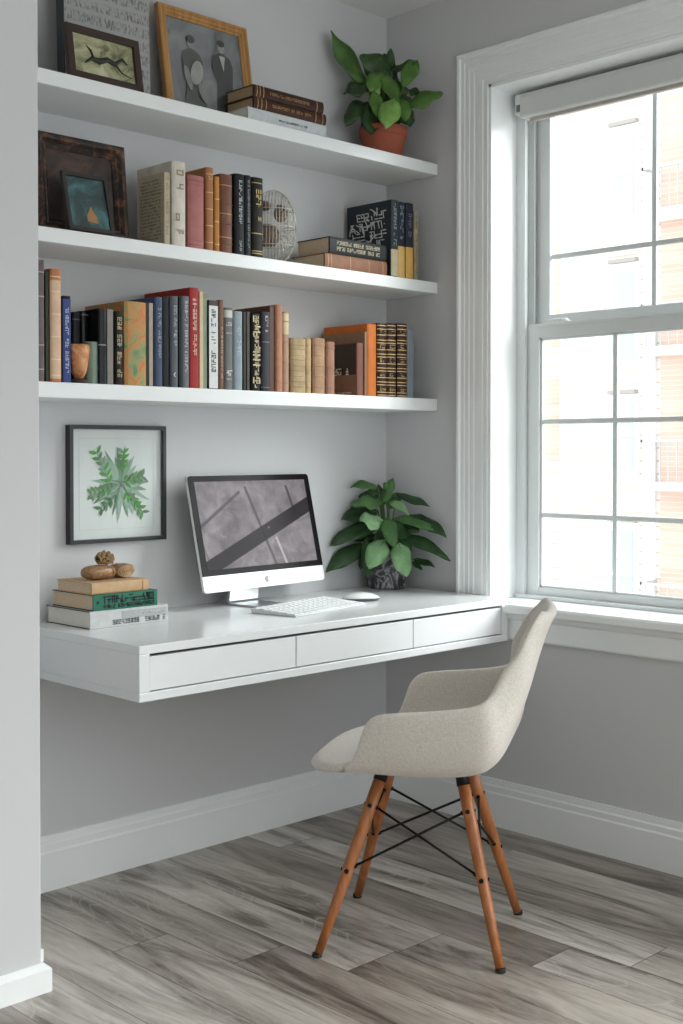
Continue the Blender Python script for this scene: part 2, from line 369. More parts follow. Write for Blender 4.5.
# ------------------------------------------------------------------ picture frames
def frame_bars(W, H, b, t, prof=None):
    """four mitred bars; profile (inward distance, forward offset); front faces -y, back at y=0"""
    prof = prof or [(0, 0), (0, -t), (b, -t), (b, 0)]
    m = MB(); n = len(prof); cs = [(0, 0, 1, 1), (W, 0, -1, 1), (W, H, -1, -1), (0, H, 1, -1)]
    vs = [(x + sx * d, p, z + sz * d) for x, z, sx, sz in cs for d, p in prof]
    fs = [(i * n + k, i * n + (k + 1) % n, ((i + 1) % 4) * n + (k + 1) % n, ((i + 1) % 4) * n + k) for i in range(4) for k in range(n)]
    m.add(vs, fs); return m
def frame(name, label, W, H, b, t, fm, pm, loc, tilt=0, prof=None, cat='picture frame', group=None, rec=.5, yaw=0):
    f = thing(name, label, cat, (loc[0], loc[1], loc[2] + t * math.sin(tilt) * 0), (-tilt, 0, yaw), group)
    frame_bars(W, H, b, t, prof).build('frame', fm, f, bevel=.0008)
    MB().box(b * .7, W - b * .7, -t * rec, -t * rec + .003, b * .7, H - b * .7).build('picture', pm, f)
    MB().box(b * .5, W - b * .5, -.004 if rec > .3 else 0.001, -.001 if rec > .3 else .002, b * .5, H - b * .5).build('backing', plain('frame_backing', '4a3a2c', .8), f)
    return f
rnd = random.Random(4)
def blob(pts, y, mi=0):
    m = MB(); m.prism(pts, y - .0006, y, 1, mi); return m
def ell(cx, cz, rx, rz, n=14, a=0):
    return [(cx + rx * math.cos(2 * PI * k / n) * math.cos(a) - rz * math.sin(2 * PI * k / n) * math.sin(a), cz + rx * math.cos(2 * PI * k / n) * math.sin(a) + rz * math.sin(2 * PI * k / n) * math.cos(a)) for k in range(n)]

def glyphs(m, org, U, V, N, width, height, cell, seed=0, th=.0007, gap=.25, dens=.62, fat=.16):
    """rows of letter-like strokes; org corner, U reading direction, V letter-up direction, N outward normal"""
    r = random.Random(seed); org, U, V, N = Vector(org), Vector(U), Vector(V), Vector(N)
    cw = cell * .62; x = 0
    def bar(u0, u1, v0, v1):
        vs = [org + U * u + V * v + N * nn for nn in (0, th) for v in (v0, v1) for u in (u0, u1)]
        m.add(vs, [(0, 2, 3, 1), (4, 5, 7, 6), (0, 1, 5, 4), (2, 6, 7, 3), (0, 4, 6, 2), (1, 3, 7, 5)])
    s = height * fat
    while x + cw <= width:
        if r.random() > .12:
            for u in (0, .5, 1):
                if r.random() < dens * (.5 if u == .5 else 1): 
                    a = r.choice((0, 0, .45)); b = r.choice((1, 1, .55)); 
                    if b > a: bar(x + u * (cw - s), x + u * (cw - s) + s, a * height, b * height)
            for v in (0, .5, 1):
                if r.random() < dens * .85: bar(x, x + cw, v * (height - s), v * (height - s) + s)
        x += cw * (1 + gap)
    return m

# --- top shelf
Z1 = SH[1][1] + .0005
def script_mat():
    t = NT('handwritten_sheet'); v = t.obj((150, 1, 45)); f = t.noise(v, 1, 4, .6, .6); tc = t.n('ShaderNodeTexCoord'); sp = t.n('ShaderNodeSeparateXYZ'); t.link(tc.outputs['Object'], sp.inputs[0])
    row = t.math('ABSOLUTE', t.math('SUBTRACT', t.math('FRACT', t.math('MULTIPLY', sp.outputs[2], 26.)), .5))
    ink = t.math('MULTIPLY', t.math('MULTIPLY', t.math('SUBTRACT', f, .47, clamp=True), 7., clamp=True), t.math('MULTIPLY', t.math('SUBTRACT', .42, row, clamp=True), 8., clamp=True))
    t.base(t.mix(t.math('MULTIPLY', ink, .8), lin('a3a2a1'), lin('5a5858')), .8); return t.mat
cv = thing('canvas_picture', 'tall pale canvas of grey brush script leaning behind the small dark frame', 'picture', (-1.372, -.034, Z1 + .0005), (-.03, 0, 0))
MB().box(.003, .285, -.030, -.0005, .003, .40).build('canvas', script_mat(), cv, bevel=.001)
MB().box(0, .003, -.034, 0, 0, .403).build('edge_strip', plain('dark_edge_strip', '2e3335', .5), cv)
cv.location.y = -.075
dpm = mat_art('dark_dragon_print', [(.26, '2e3124'), (.38, '6b6c4e'), (.48, 'a3a27e'), (.62, 'c3c1a2'), (.8, 'd2cfb6')], 14, 1, 1.3, 1.0)
f = frame('picture_frame', 'small dark brown frame with a yellow-green picture, in front of the script canvas', .232, .148, .020, .016,
          plain('dark_mahogany', '33211d', .35), dpm, (-1.424, -.205, Z1 + .002), .17)
m = MB()
pth = [(.055, .05), (.075, .065), (.10, .062), (.125, .072), (.15, .066), (.175, .085), (.19, .072)]
m.tube([(x, -.0095, z) for x, z in pth], [.002, .006, .009, .008, .006, .004, .002], 6)
m.tube([(.085, -.0095, .06), (.075, -.0095, .088), (.062, -.0095, .10)], [.003, .003, .001], 5); m.tube([(.15, -.0095, .066), (.17, -.0095, .045), (.2, -.0095, .036)], [.003, .002, .001], 5)
m.build('painted_branch', plain('dark_olive_ink', '23261c', .6), f)
MB().box(.13, .205, .018, .032, .0, .02).build('foot_block', plain('dark_mahogany', '33211d', .35), f)
goldwood = mat_legwood('golden_oak_frame', '9a6a33', 'c4935a')
pg = [(0, 0), (0, -.018), (.005, -.022), (.010, -.022), (.013, -.017), (.021, -.017), (.024, -.013), (.030, -.011), (.030, 0)]
f = frame('picture_frame', 'golden wood frame with a grey photograph of two figures on the topmost shelf', .338, .338, .034, .022, goldwood,
          mat_art('faded_grey_photo', [(.3, '5a5c5c'), (.5, '85868a'), (.7, 'a9aaa6')], 7, 1, .8, .8), (-1.024, -.088, Z1 + .003), .16, pg, rec=.3)
yy = -.0085
def coat(cx, z0, w, h, lean=0):
    return [(cx - .52 * w, z0), (cx + .50 * w, z0), (cx + .36 * w + lean * .4, z0 + .45 * h), (cx + .50 * w + lean, z0 + .80 * h), (cx + .40 * w + lean, z0 + .93 * h), (cx + .12 * w + lean, z0 + h), (cx - .12 * w + lean, z0 + h), (cx - .42 * w + lean, z0 + .92 * h), (cx - .5 * w + lean, z0 + .75 * h), (cx - .34 * w + lean * .4, z0 + .45 * h)]
for pts, col in ((coat(.098, .0, .072, .165), '565857'), (coat(.205, .0, .074, .175, -.004), '434647'), (ell(.098, .182, .0125, .018), '8f8e8a'), (ell(.098, .192, .014, .012), '4a4a4a'),
                 (ell(.201, .192, .0120, .017), '989792'), (ell(.201, .203, .013, .010), '3f3f3f'), ([(.190, .165), (.201, .12), (.210, .165)], 'b5b4af'), (ell(.106, .095, .020, .038, a=-.3), 'a3a29e'), (ell(.075, .075, .010, .035, a=.2), '8b8b88'), (ell(.12, .04, .012, .03, a=.3), '90908c')):
    pts = [(x * 1.12 + .005, z * 1.08 + .045) for x, z in pts]
    blob(pts, yy).build('photo_figure', plain('photo_grey_' + col, col, .6, var=.2), f); yy -= .0008
MB().box(.034, .304, -.0185, -.0175, .034, .304).build('glass_pane', GLASS, f)

# --- middle shelf frames
Z2 = SH[2][1] + .0005
ornate = NT('dark_ornate_wood'); v_ = ornate.obj(); f_ = ornate.noise(v_, 30, 5, .65, 1.2)
ornate.base(ornate.ramp(f_, [(.3, '120e0c'), (.52, '2c1e18'), (.64, '6a4630'), (.78, 'b08a68')]), .4); ornate.bump(f_, .9, .004); ORN = ornate.mat
pb = [(0, 0), (0, -.026), (.010, -.034), (.018, -.034), (.026, -.024), (.032, -.026), (.040, -.018), (.040, 0)]
f = frame('picture_frame', 'large dark carved frame with a brown picture at the left of the middle shelf', .285, .272, .04, .034, ORN,
          mat_art('brown_oil_painting', [(.3, '1d1512'), (.48, '41302a'), (.62, '5e4637'), (.8, '8c6b4e')], 9, 1, 1, 1.8), (-1.476, -.125, Z2 + .001), .10, pb, rec=.45)
f = frame('picture_frame', 'small black frame with a teal painting, propped before the large carved frame', .140, .163, .011, .012,
          plain('worn_black_frame', '2a2422', .45), mat_art('teal_painting', [(.3, '1f2a2d'), (.48, '33474a'), (.60, '4f7b7c'), (.74, '8fb9b6')], 11, 1, 1, .6), (-1.434, -.2205, Z2 + .003), .25)
m = MB(); m.prism([(.062, .03), (.094, .026), (.092, .045), (.082, .062), (.078, .074), (.07, .058), (.062, .046)], -.0072, -.006, 1); m.build('painted_figure', plain('ochre_paint', 'a5764a', .6, var=.25), f)

# --- framed print on the wall
ff = thing('picture_frame', 'black framed print of green leaves hung on the wall above the desk', 'picture frame', (-1.306, -.001, .958))
W_, H_ = .331, .336
frame_bars(W_, H_, .0115, .024).build('frame', plain('black_frame_paint', '26282b', .35, var=.03), ff, bevel=.0008)
MB().box(.008, W_ - .008, -.010, -.003, .008, H_ - .008).build('paper', plain('print_paper', 'e2e5e3', .7, var=.01), ff)
m = frame_bars(W_ - .075, H_ - .075, .0012, .0004); 
for i, v in enumerate(m.v): m.v[i] = (v[0] + .0375, v[1] - .0101, v[2] + .0375)
m.build('mat_line', plain('mat_crease', 'cdd2d0', .7), ff)
def flat_leaf(m, x, z, ang, L, wd, y, mi=0):
    n = 7; up = []; dn = []
    for i in range(n + 1):
        t = i / n; wv = wd * math.sin(PI * t ** .8) * .5; up.append((t * L, wv)); dn.append((t * L, -wv))
    pts = up + dn[-2:0:-1]; c, s = math.cos(ang), math.sin(ang)
    m.prism([(x + a * c - b * s, z + a * s + b * c) for a, b in pts], y - .0003, y, 1, mi)
PM = [plain('print_green_' + c, c, .7, var=.15, scale=60) for c in ('5c9450', '4fa03c', '7f9f86', '9cb4a2', '6d846d', '47784a')]
m = MB(); r = random.Random(7); y = -.0103
cx, cz = .178, .165
m.prism(ell(cx, cz, .022, .020), y - .0003, y, 1, 4)
for i in range(44):
    a = 2 * PI * i / 44 + r.uniform(-.12, .12); L = r.uniform(.060, .118); st = r.uniform(.0, .018)
    if -2.9 < a - PI < -2.3: L *= .8
    flat_leaf(m, cx + st * math.cos(a), cz + st * math.sin(a), a, L, r.uniform(.011, .020), y, r.choice((2, 3, 2, 4, 3, 4))); y -= .00004
flat_leaf(m, cx - .01, cz + .012, 2.35, .105, .05, y, 3); y -= .0001
for (x0, z0, x1, z1, k, mi) in ((.14, .165, .085, .268, 6, 1), (.15, .15, .062, .135, 5, 0), (.19, .15, .262, .07, 6, 1), (.185, .17, .262, .19, 5, 0), (.17, .14, .098, .085, 4, 5), (.18, .2, .185, .27, 4, 1)):
    for j in range(k):
        t = (j + .6) / k; x = x0 + (x1 - x0) * t; z = z0 + (z1 - z0) * t; a = math.atan2(z1 - z0, x1 - x0)
        for sgn in (-1, 1):
            flat_leaf(m, x, z, a + sgn * r.uniform(.75, 1.05), r.uniform(.022, .032), r.uniform(.009, .012), y, mi if r.random() < .72 else r.choice((2, 4))); y -= .00003
        flat_leaf(m, x - (x1 - x0) / k, z - (z1 - z0) / k, a, math.hypot(x1 - x0, z1 - z0) / k * 1.3, .0022, y, 4)
m.v = [(cx + (x - cx) * .92, y_, cz + .002 + (z - cz) * .92) for x, y_, z in m.v]
m.build('leaf_drawing', None, ff, mats=PM)
MB().box(.009, W_ - .009, -.0205, -.0195, .009, H_ - .009).build('glass_pane', GLASS, ff)

# ------------------------------------------------------------------ books
def book(label, loc, w, h, d, col, pages=PAGES, group=None, lying=False, round_=None, rough=.5, bands=0, gilt=None, text=None, text2=None,
         patch=None, cover=None, coltext='e8e4da', var=.1, name='book', yaw=0, board=.0026, worn=0, cat='book'):
    b = thing(name, label, cat, loc, (0, 0, yaw), group)
    cm = plain('book_cover_' + col, col, rough, var=var + worn, scale=50 if not worn else 22, bump=.25, spec=.22)
    arc = min(w * .22, .007) if round_ is None else round_
    M = Matrix.Identity(4)
    if lying: M = Matrix(((0, 0, 1, 0), (0, 1, 0, 0), (1, 0, 0, 0), (0, 0, 0, 1)))   # thickness -> z, height -> x
    def fin(mb, nm, mt, bevel=0, smooth=False, mats=None, label=None):
        mb.v = [tuple(M @ Vector(v)) for v in mb.v]; o = mb.build(nm, mt, b, bevel=bevel, smooth=smooth, mats=mats)
        if label: o['label'] = label
        return o
    def yf(x):  # spine surface
        t = (x / w - .5) * 2; return -arc * math.sqrt(max(0, 1 - t * t)) if arc else 0
    t = min(board, w * .2)
    ns = 8 if arc else 1
    outer = [(w * i / ns, yf(w * i / ns)) for i in range(ns + 1)]
    inner = [(w - t, d), (w - t, .004), (t, .004), (t, d)]
    poly = [(0, d)] + outer + [(w, d)] + inner
    m = MB(); m.prism(poly, 0, h)
    if bands:
        for i in range(bands):
            z = h * (.12 + .76 * i / max(1, bands - 1)); 
            m.prism([(x, y - .0018) for x, y in outer] + [(w, .003), (0, .003)], z - .002, z + .002)
    fin(m, 'cover', cm, bevel=.0006)
    fin(MB().box(t, w - t, .0045, d - .003, .003, h - .004), 'page_block', pages)
    if patch:  # list of (z0,z1,col)
        for z0, z1, pc in patch:
            m = MB(); q = [(x, y - .0004) for x, y in outer]; m.prism(q + [(x, y + .001) for x, y in q[::-1]], z0 * h, z1 * h)
            fin(m, 'spine_label', plain('spine_patch_' + pc, pc, .55, var=.15))
    if gilt:
        gc, zs = gilt
        for z in zs:
            m = MB(); q = [(x, y - .0007) for x, y in outer]; m.prism(q + [(x, y + .001) for x, y in q[::-1]], z * h - .0013, z * h + .0013)
            fin(m, 'gilt_band', plain('gilt_' + gc, gc, .45, .15))
    if text:   # vertical lettering: (z0,z1,rel width,colour)
        for k, (z0, z1, rw, tc) in enumerate(text):
            m = MB(); hh = w * rw; seed = int(abs(loc[0]) * 9973) + k
            glyphs(m, (w / 2 - hh / 2 , -arc - .0002, z1 * h), (0, 0, -1), (1, 0, 0), (0, -1, 0), (z1 - z0) * h, hh, hh * 1.05, seed, th=.0006)
            fin(m, 'lettering', plain('ink_' + tc, tc, .5))
    if text2:  # horizontal lettering lines: (z, height, rel width, colour)
        for k, (z, hh, rw, tc) in enumerate(text2):
            m = MB(); seed = int(abs(loc[0]) * 9973) + 31 * k
            glyphs(m, (w * (1 - rw) / 2, -arc * .96 - .0003, z * h), (1, 0, 0), (0, 0, 1), (0, -1, 0), w * rw, hh, hh, seed, th=.0006)
            fin(m, 'lettering', plain('ink_' + tc, tc, .5))
    if cover: cover(b, w, h, d, fin)
    return b
g3 = 'books in the row on the lowest shelf'; g2 = 'standing books on the middle shelf'
Z3 = SH[3][1] + .0005
YF = -.222
B3 = [ # x, w, h, d, colour, label, extras
 (-1.5262, .0218, .310, .19, '6f6266', 'tall mauve-grey patterned book, leftmost of the lowest shelf row', dict(worn=.25, bands=5, gilt=('b5a898', (.1, .3, .5, .7, .9)))),
 (-1.5029, .0100, .281, .19, '2f3a2c', 'thin dark green book between the mauve-grey and orange-cream tall ones', dict(round_=0)),
 (-1.4895, .0335, .291, .19, 'c07c58', 'tall orange-red book with faded cream lines near the left end', dict(worn=.15, rough=.6, patch=[(.03, .9, 'd8b594')], gilt=('e0cfae', (.06, .2, .4, .6, .8, .93)), pages=PAGEW)),
 (-1.4514, .0250, .217, .17, '3b4a80', 'short blue book with pale vertical lettering near the left end', dict(pages=PAGEW, round_=.001, text=[(.12, .9, .42, 'c9cfe4')])),
 (-1.4244, .0240, .231, .15, '17181a', 'black book just right of the blue book', dict(yo=.045, round_=.002)),
 (-1.3973, .0270, .190, .15, '1b1a1c', 'short black book behind the peach pot', dict(yo=.045, gilt=('5c5852', (.9,)))),
 (-1.3688, .0235, .195, .15, '121315', 'glossy black book behind the sage green canister', dict(yo=.045, rough=.2, gilt=('77746c', (.55, .95)))),
 (-1.3440, .0268, .200, .19, '161719', 'glossy black book with pale page tops right of the sage canister', dict(rough=.2, pages=PAGEW, gilt=('8d8a84', (.52,)))),
 (-1.3152, .0200, .201, .19, '8b8580', 'grey-tan plain narrow book among the short black ones', dict(round_=0)),
 (-1.2927, .0272, .197, .19, '191714', 'black book with bold gold vertical lettering beside the mottled orange one', dict(text=[(.05, .92, .55, 'c7b58c')])),
 (-1.2625, .0730, .227, .19, 'b98a55', 'thick book with mottled orange and green marbled spine', dict(marble=1)),
 (-1.1872, .0075, .229, .19, '20332f', 'very thin dark green book right of the mottled orange one', dict(round_=0)),
 (-1.1786, .0145, .229, .19, 'ab9f92', 'thin beige book between the mottled one and the blue-grey one', dict(round_=0)),
 (-1.1621, .0283, .247, .19, '44536d', 'slate blue book with a pale grey strip on its spine', dict(text=[(.3, .88, .35, 'a4a8ae')])),
 (-1.1317, .0228, .251, .19, '15161a', 'plain black book left of the grey one with a crescent mark', dict(round_=.002)),
 (-1.1075, .0280, .254, .19, '575d63', 'dark grey book with a pale crescent mark at its foot', dict(text=[(.45, .9, .35, 'b3b8bb')], moon=1)),
 (-1.0788, .0072, .254, .19, '111214', 'very thin black book between the two dark grey ones', dict(round_=0)),
 (-1.0704, .0280, .257, .19, '666b71', 'dark grey book with long lettering just left of the red one', dict(text=[(.15, .95, .38, 'c2c6c8')])),
 (-1.0399, .0340, .284, .215, '9d2d28', 'tall red book with white lettering, tallest in the middle', dict(text=[(.3, .93, .38, 'e6c9bf')], pages=PAGEW, round_=.003)),
 (-1.0044, .0145, .276, .20, 'cbb795', 'thin cream book against the tall red book', dict(round_=0, pages=PAGEW)),
 (-.9883, .0140, .272, .20, '84907c', 'thin pale sage green book right of the cream one', dict(round_=0, pages=PAGEW)),
 (-.9710, .0332, .254, .19, '4a3f3c', 'white-spined book with black vertical lettering and dark brown top', dict(round_=0, patch=[(.01, .94, 'd2d4d3')], text=[(.1, .9, .5, '24262a')])),
 (-.9363, .0180, .257, .19, '7a5a4b', 'thin brown book with small pale marks right of the white-spined one', dict(text=[(.1, .7, .35, 'c9b6a2')], worn=.1)),
 (-.9160, .0338, .237, .18, '6d6e6b', 'grey book with pale bands at its head and foot', dict(patch=[(.88, .97, 'b9b9b2')], text2=[(.78, .010, .8, 'd6d6d0'), (.68, .005, .7, 'c4c4be'), (.17, .016, .7, 'dcdcd6'), (.12, .004, .7, 'dcdcd6')])),
 (-.8803, .0365, .230, .18, '8c99a0', 'light blue-grey book with faint lettering', dict(text=[(.35, .9, .35, 'b6c2c7')], text2=[(.06, .012, .5, '4e5a60')])),
 (-.8413, .0103, .231, .18, '3a3a3a', 'thin dark grey book right of the light blue-grey one', dict(round_=0)),
 (-.8299, .0112, .232, .18, '56524a', 'thin olive-grey book left of the black ornamented one', dict(round_=0)),
 (-.8168, .0360, .228, .18, '151312', 'black book covered with cream scrolling ornament', dict(text=[(.02, .97, .42, 'cfc09a'), (.0, .97, .8, 'cfc09a')])),
 (-.7784, .0360, .236, .18, '35343a', 'charcoal book with pale title near its top', dict(text=[(.68, .95, .3, 'b9b6b4')], gilt=('6a686c', (.05, .62)))),
 (-.7403, .0195, .256, .19, '5d463b', 'dark brown book behind the pink-tan pair', dict(round_=0)),
 (-.7192, .0290, .262, .19, 'b17c61', 'tall pinkish-tan book with faint ridges', dict(worn=.1, bands=4)),
 (-.6887, .0268, .243, .18, 'a98770', 'tan book with a worn cream label at its top', dict(worn=.15, patch=[(.72, .98, 'c9b592')], bands=4)),
 (-.6584, .0620, .166, .17, 'a8926f', 'thick worn cream-brown book, leftmost of the short antique ones', dict(worn=.3, bands=5, rough=.7, gilt=('8b7452', (.2, .4, .6, .8)))),
 (-.5939, .0248, .169, .17, 'b59a75', 'narrow worn beige antique book', dict(worn=.3, bands=4, rough=.7)),
 (-.5670, .0522, .172, .17, 'a58468', 'medium thick rosy-beige antique book with ribbed spine', dict(worn=.28, bands=5, rough=.7)),
 (-.5121, .0390, .164, .16, '9c7460', 'rosy-brown short antique book, rightmost of the worn ones', dict(worn=.2, bands=3, rough=.7)),
 (-.3699, .0295, .169, .155, '7c5146', 'short book with dark brown cover and white lettering facing left', dict(cov35=1, round_=.002)),
 (-.3380, .0103, .206, .20, '8d7055', 'thin tan book with a scrolled cover behind the dark brown one', dict(round_=0)),
 (-.3252, .0436, .233, .20, 'c96f2e', 'bright orange book with orange cover', dict(round_=.004, rough=.45)),
 (-.2797, .0452, .238, .19, '3a2417', 'brown and gold banded antique book next to the orange book', dict(antique=1)),
 (-.2317, .0450, .241, .19, '3a2417', 'brown and gold banded antique book, middle of the three alike', dict(antique=1)),
 (-.1843, .0478, .244, .19, '3a2417', 'brown and gold banded antique book beside the blue-grey end book', dict(antique=1)),
 (-.1337, .0320, .227, .18, '7c858b', 'plain blue-grey book, rightmost on the lowest shelf', dict(round_=.001, rough=.7)),
]
def marbled():
    t = NT('marbled_orange_green'); v = t.obj((1, 1, .8)); f = t.noise(v, 17, 5, .6, 1.5)
    t.base(t.ramp(f, [(.3, '4a7a5e'), (.42, '86905c'), (.5, 'b98a4e'), (.6, 'c06a34'), (.7, 'd0a878')]), .6); return t.mat
MARB = marbled()
def do_cov35(b, w, h, d, fin):
    fin(MB().box(-.0005, 0, .004, d - .004, h * .40, h - .002), 'cover_panel', plain('dark_cover_panel', '33291f', .5))
    fin(MB().box(-.0005, 0, .004, d - .004, .002, h * .40), 'cover_panel', plain('brown_cover_panel', '84604a', .5))
    m = MB(); glyphs(m, (-.0006, d - .02, h * .40), (0, -1, 0), (0, 0, 1), (-1, 0, 0), d - .03, .022, .022, 5, dens=.75); fin(m, 'lettering', plain('ink_e5dcc8', 'e5dcc8', .5))
    m = MB(); glyphs(m, (-.0006, d - .03, h * .04), (0, -1, 0), (0, 0, 1), (-1, 0, 0), d - .05, .006, .007, 6, dens=.75); fin(m, 'lettering', plain('ink_e5dcc8', 'e5dcc8', .5))
for x, w, h, d, col, lab, ex in B3:
    ex = dict(ex); yo = ex.pop('yo', 0); mb = ex.pop('marble', 0); moon = ex.pop('moon', 0); an = ex.pop('antique', 0); c35 = ex.pop('cov35', 0)
    if an:
        ex.update(bands=5, rough=.4, worn=.1, gilt=('d0b07c', (.02, .06, .16, .2, .26, .35, .39, .45, .54, .58, .64, .73, .77, .84, .92, .97)), text2=[(.08, .012, .6, 'b99a66'), (.28, .010, .6, 'c4a876'), (.66, .012, .6, 'c4a876'), (.85, .012, .6, 'b99a66'), (.47, .012, .6, 'b99a66')])
    if c35: ex['cover'] = do_cov35
    if x < -1.5: pass
    r = random.Random(int(-x * 1000))
    b = book(lab, (x + .0006, YF + yo + r.uniform(-.003, .003), Z3), w - .0012, h, min(d, .215 - yo), col, group=g3, **ex)
    if mb:
        for ch in b.children:
            if ch.name.startswith('cover'): ch.data.materials[0] = MARB
    if moon:
        m = MB(); R = .0065; pts = [(w / 2 + R * math.cos(a), .035 + R * math.sin(a)) for a in [PI / 2 + PI * k / 10 for k in range(11)]]
        pts += [(w / 2 + .0035 + (R + .0005) * math.cos(a) , .035 + R * math.sin(a)) for a in [PI * 1.5 - PI * k / 10 for k in range(1, 10)]]
        m.prism(pts, -.0080, -.0055, 1); m.build('crescent_mark', plain('ink_d6dadc', 'd6dadc', .5), b)

# middle shelf standing books
def do_textcover(b, w, h, d, fin):
    m = MB(); r = 0
    for z in [h * (.10 + .80 * i / 17) for i in range(18)]:
        glyphs(m, (-.0001, d - .012, z), (0, -1, 0), (0, 0, 1), (-1, 0, 0), d - .024, .0048, .006, r, dens=.6, th=.0004); r += 1
    fin(m, 'cover_text', plain('ink_6c665c', '6c665c', .6))
def do_script(b, w, h, d, fin):
    r = random.Random(12); m = MB()
    for k in range(4): glyphs(m, (-.0002, d - .022 - .008 * (k % 2), h * (.40 + .125 * k)), (0, -1, 0), (0, .18, 1), (-1, 0, 0), d - .045, .026, .026, 40 + k, dens=.62, fat=.13, th=.001)
    for i in range(12):
        y0 = r.uniform(.025, d - .03); z0 = h * r.uniform(.42, .84); y = y0; z = z0; p = [(-.0012, y, z)]
        a = r.choice((0, PI / 2, .3, PI / 2 + .3, 1.0))
        for k in range(r.randint(2, 5)):
            a += r.uniform(-.9, .9); y += .010 * math.cos(a); z += .011 * math.sin(a); p.append((-.0012, min(max(y, .015), d - .015), min(max(z, h * .38), h * .92)))
        m.tube(p, .0018, 5)
    fin(m, 'cover_script', plain('ink_d9dad6', 'd9dad6', .5))
TT = dict(round_=.002, patch=[(.02, .42, 'cfa85e')], rough=.45)
def tt(top, c): return dict(round_=.003, patch=[(.015, .42, c)], text=[(.5, .95, .4, top)])
B2 = [
 (-1.1247, .0205, .202, .125, 'b9ac94', 'pale book with a full cover of tiny print, leftmost standing on the middle shelf', dict(round_=.001, cover=do_textcover, text=[(.1, .95, .4, '9b865a')], pages=PAGEW)),
 (-1.1017, .0480, .236, .165, 'cfc8ba', 'tall cream book with worn spotted spine left of the pink book', dict(worn=.12, text=[(.55, .9, .5, 'a08a70')], text2=[(.3, .02, .6, '9a8266'), (.15, .012, .6, 'ab9678')], pages=PAGEW)),
 (-1.0462, .0580, .206, .17, 'a96d69', 'dusty rose pink book with rounded spine', dict(bands=2, gilt=('8d4f4c', (.05, .93)))),
 (-.9821, .0284, .237, .17, 'a5704c', 'tall orange-tan book directly right of the pink book', dict(worn=.1, text2=[(.85, .01, .6, 'd8b780')], gilt=('d2a876', (.1, .3, .5, .7, .92)))),
 (-.9521, .0190, .215, .17, 'b5803f', 'narrow golden ochre book on the middle shelf', dict(gilt=('e0b877', (.1, .4, .7)))),
 (-.9312, .0490, .227, .17, '6d4430', 'brown leather book with rubbed spine left of the black ones', dict(worn=.2, bands=4, rough=.4, gilt=('a67c50', (.2, .5, .86)))),
 (-.8792, .0384, .235, .18, '1c1e22', 'black book with small white lettering, first of three dark ones', dict(text=[(.35, .92, .3, 'c8ccd0'), (.05, .2, .2, 'c8ccd0')])),
 (-.8392, .0270, .237, .18, '202226', 'slim black book with a grey line of letters, middle of three dark ones', dict(text=[(.1, .94, .25, '9da1a3')])),
 (-.8101, .0450, .236, .18, '17150f', 'black book with large gold lettering beside the wire ornament', dict(text=[(.35, .85, .45, 'd0b878')], gilt=('b89c60', (.05, .08, .3, .93)))),
 (-.2154, .0345, .253, .205, '2b3338', 'black book with white scrawled script on its cover facing left', dict(round_=.003, cover=do_script, patch=[(.015, .36, 'b8ac8c')], text=[(.4, .96, .4, '8d979a')])),
 (-.1779, .0358, .252, .20, '242a38', 'navy book with yellow foot, left of its near twin', tt('98a0aa', 'd0aa62')),
 (-.1400, .0372, .254, .20, '2a2d38', 'navy and ochre book, second from the right end', tt('7d8088', 'd3a553')),
 (-.1006, .0184, .230, .19, 'a59a80', 'thin speckled cream book at the right end of the middle shelf', dict(round_=.001, worn=.2, text=[(.05, .95, .5, '6f6a60')])),
]
for x, w, h, d, col, lab, ex in B2:
    r = random.Random(int(-x * 1000))
    book(lab, (x + .0006, YF + r.uniform(-.003, .003), Z2), w - .0012, h, d, col, group=g2, **ex)
# lying books
def tl(*a): return a
book('brown lying book beneath the black one on the middle shelf', (-.514, YF, Z2), .0462, .280, .15, '8d6249', PAGES, lying=True, round_=.003, worn=.1,
     gilt=('b58a64', (.05, .1, .4, .7, .93)), group='lying books on the middle shelf')
book('black lying book with cream lettering, on top of the brown one', (-.493, YF, Z2 + .0468), .053, .256, .15, '1f2123', PAGES, lying=True, round_=.003,
     text2=None, group='lying books on the middle shelf', cover=lambda b, w, h, d, fin: (
     [fin(glyphs(MB(), (w * q, -.0034, .03), (0, 0, 1), (1, 0, 0), (0, -1, 0), h - .06, .012, .012, sd_, dens=.8), 'lettering', plain('ink_cfc4a0', 'cfc4a0', .5)) for q, sd_ in ((.56, 3), (.22, 9))]))
gl = 'lying books on the topmost shelf'
def sp_text(rows, col, ht, seed=1, x0=.03, x1=.03):
    def f(b, w, h, d, fin):
        m = MB()
        for k, (r0, hh) in enumerate(rows): glyphs(m, (w * r0, -.0034 if not ht else ht, x0), (0, 0, 1), (1, 0, 0), (0, -1, 0), h - x0 - x1, hh, hh, seed + k, dens=.75)
        fin(m, 'lettering', plain('ink_' + col, col, .5))
    return f
book('white lying book at the bottom of the topmost shelf pile', (-.825, YF, Z1), .0395, .316, .125, 'c4c8ca', PAGEW, lying=True, round_=.003, group=gl, cover=sp_text([(.4, .006)], '6a6f74', 0, 4, .12, .08))
book('dark brown lying book in the middle of the topmost shelf pile', (-.803, YF, Z1 + .0400), .0335, .293, .125, '43291f', PAGED, lying=True, round_=.005, group=gl, gilt=('b08a5c', (.05, .1, .16, .85, .95)), cover=sp_text([(.35, .009)], 'b08a5c', -.0054, 7, .07, .06))
book('dark brown lying book with gold marks, topmost of the pile', (-.803, YF, Z1 + .0740), .0350, .282, .125, '3c241b', PAGED, lying=True, round_=.005, group=gl, gilt=('b08a5c', (.04, .08, .13, .9)), cover=sp_text([(.35, .009)], 'a8845a', -.0054, 2, .06, .06))
gd = 'books piled on the desk'
ZD = .7505
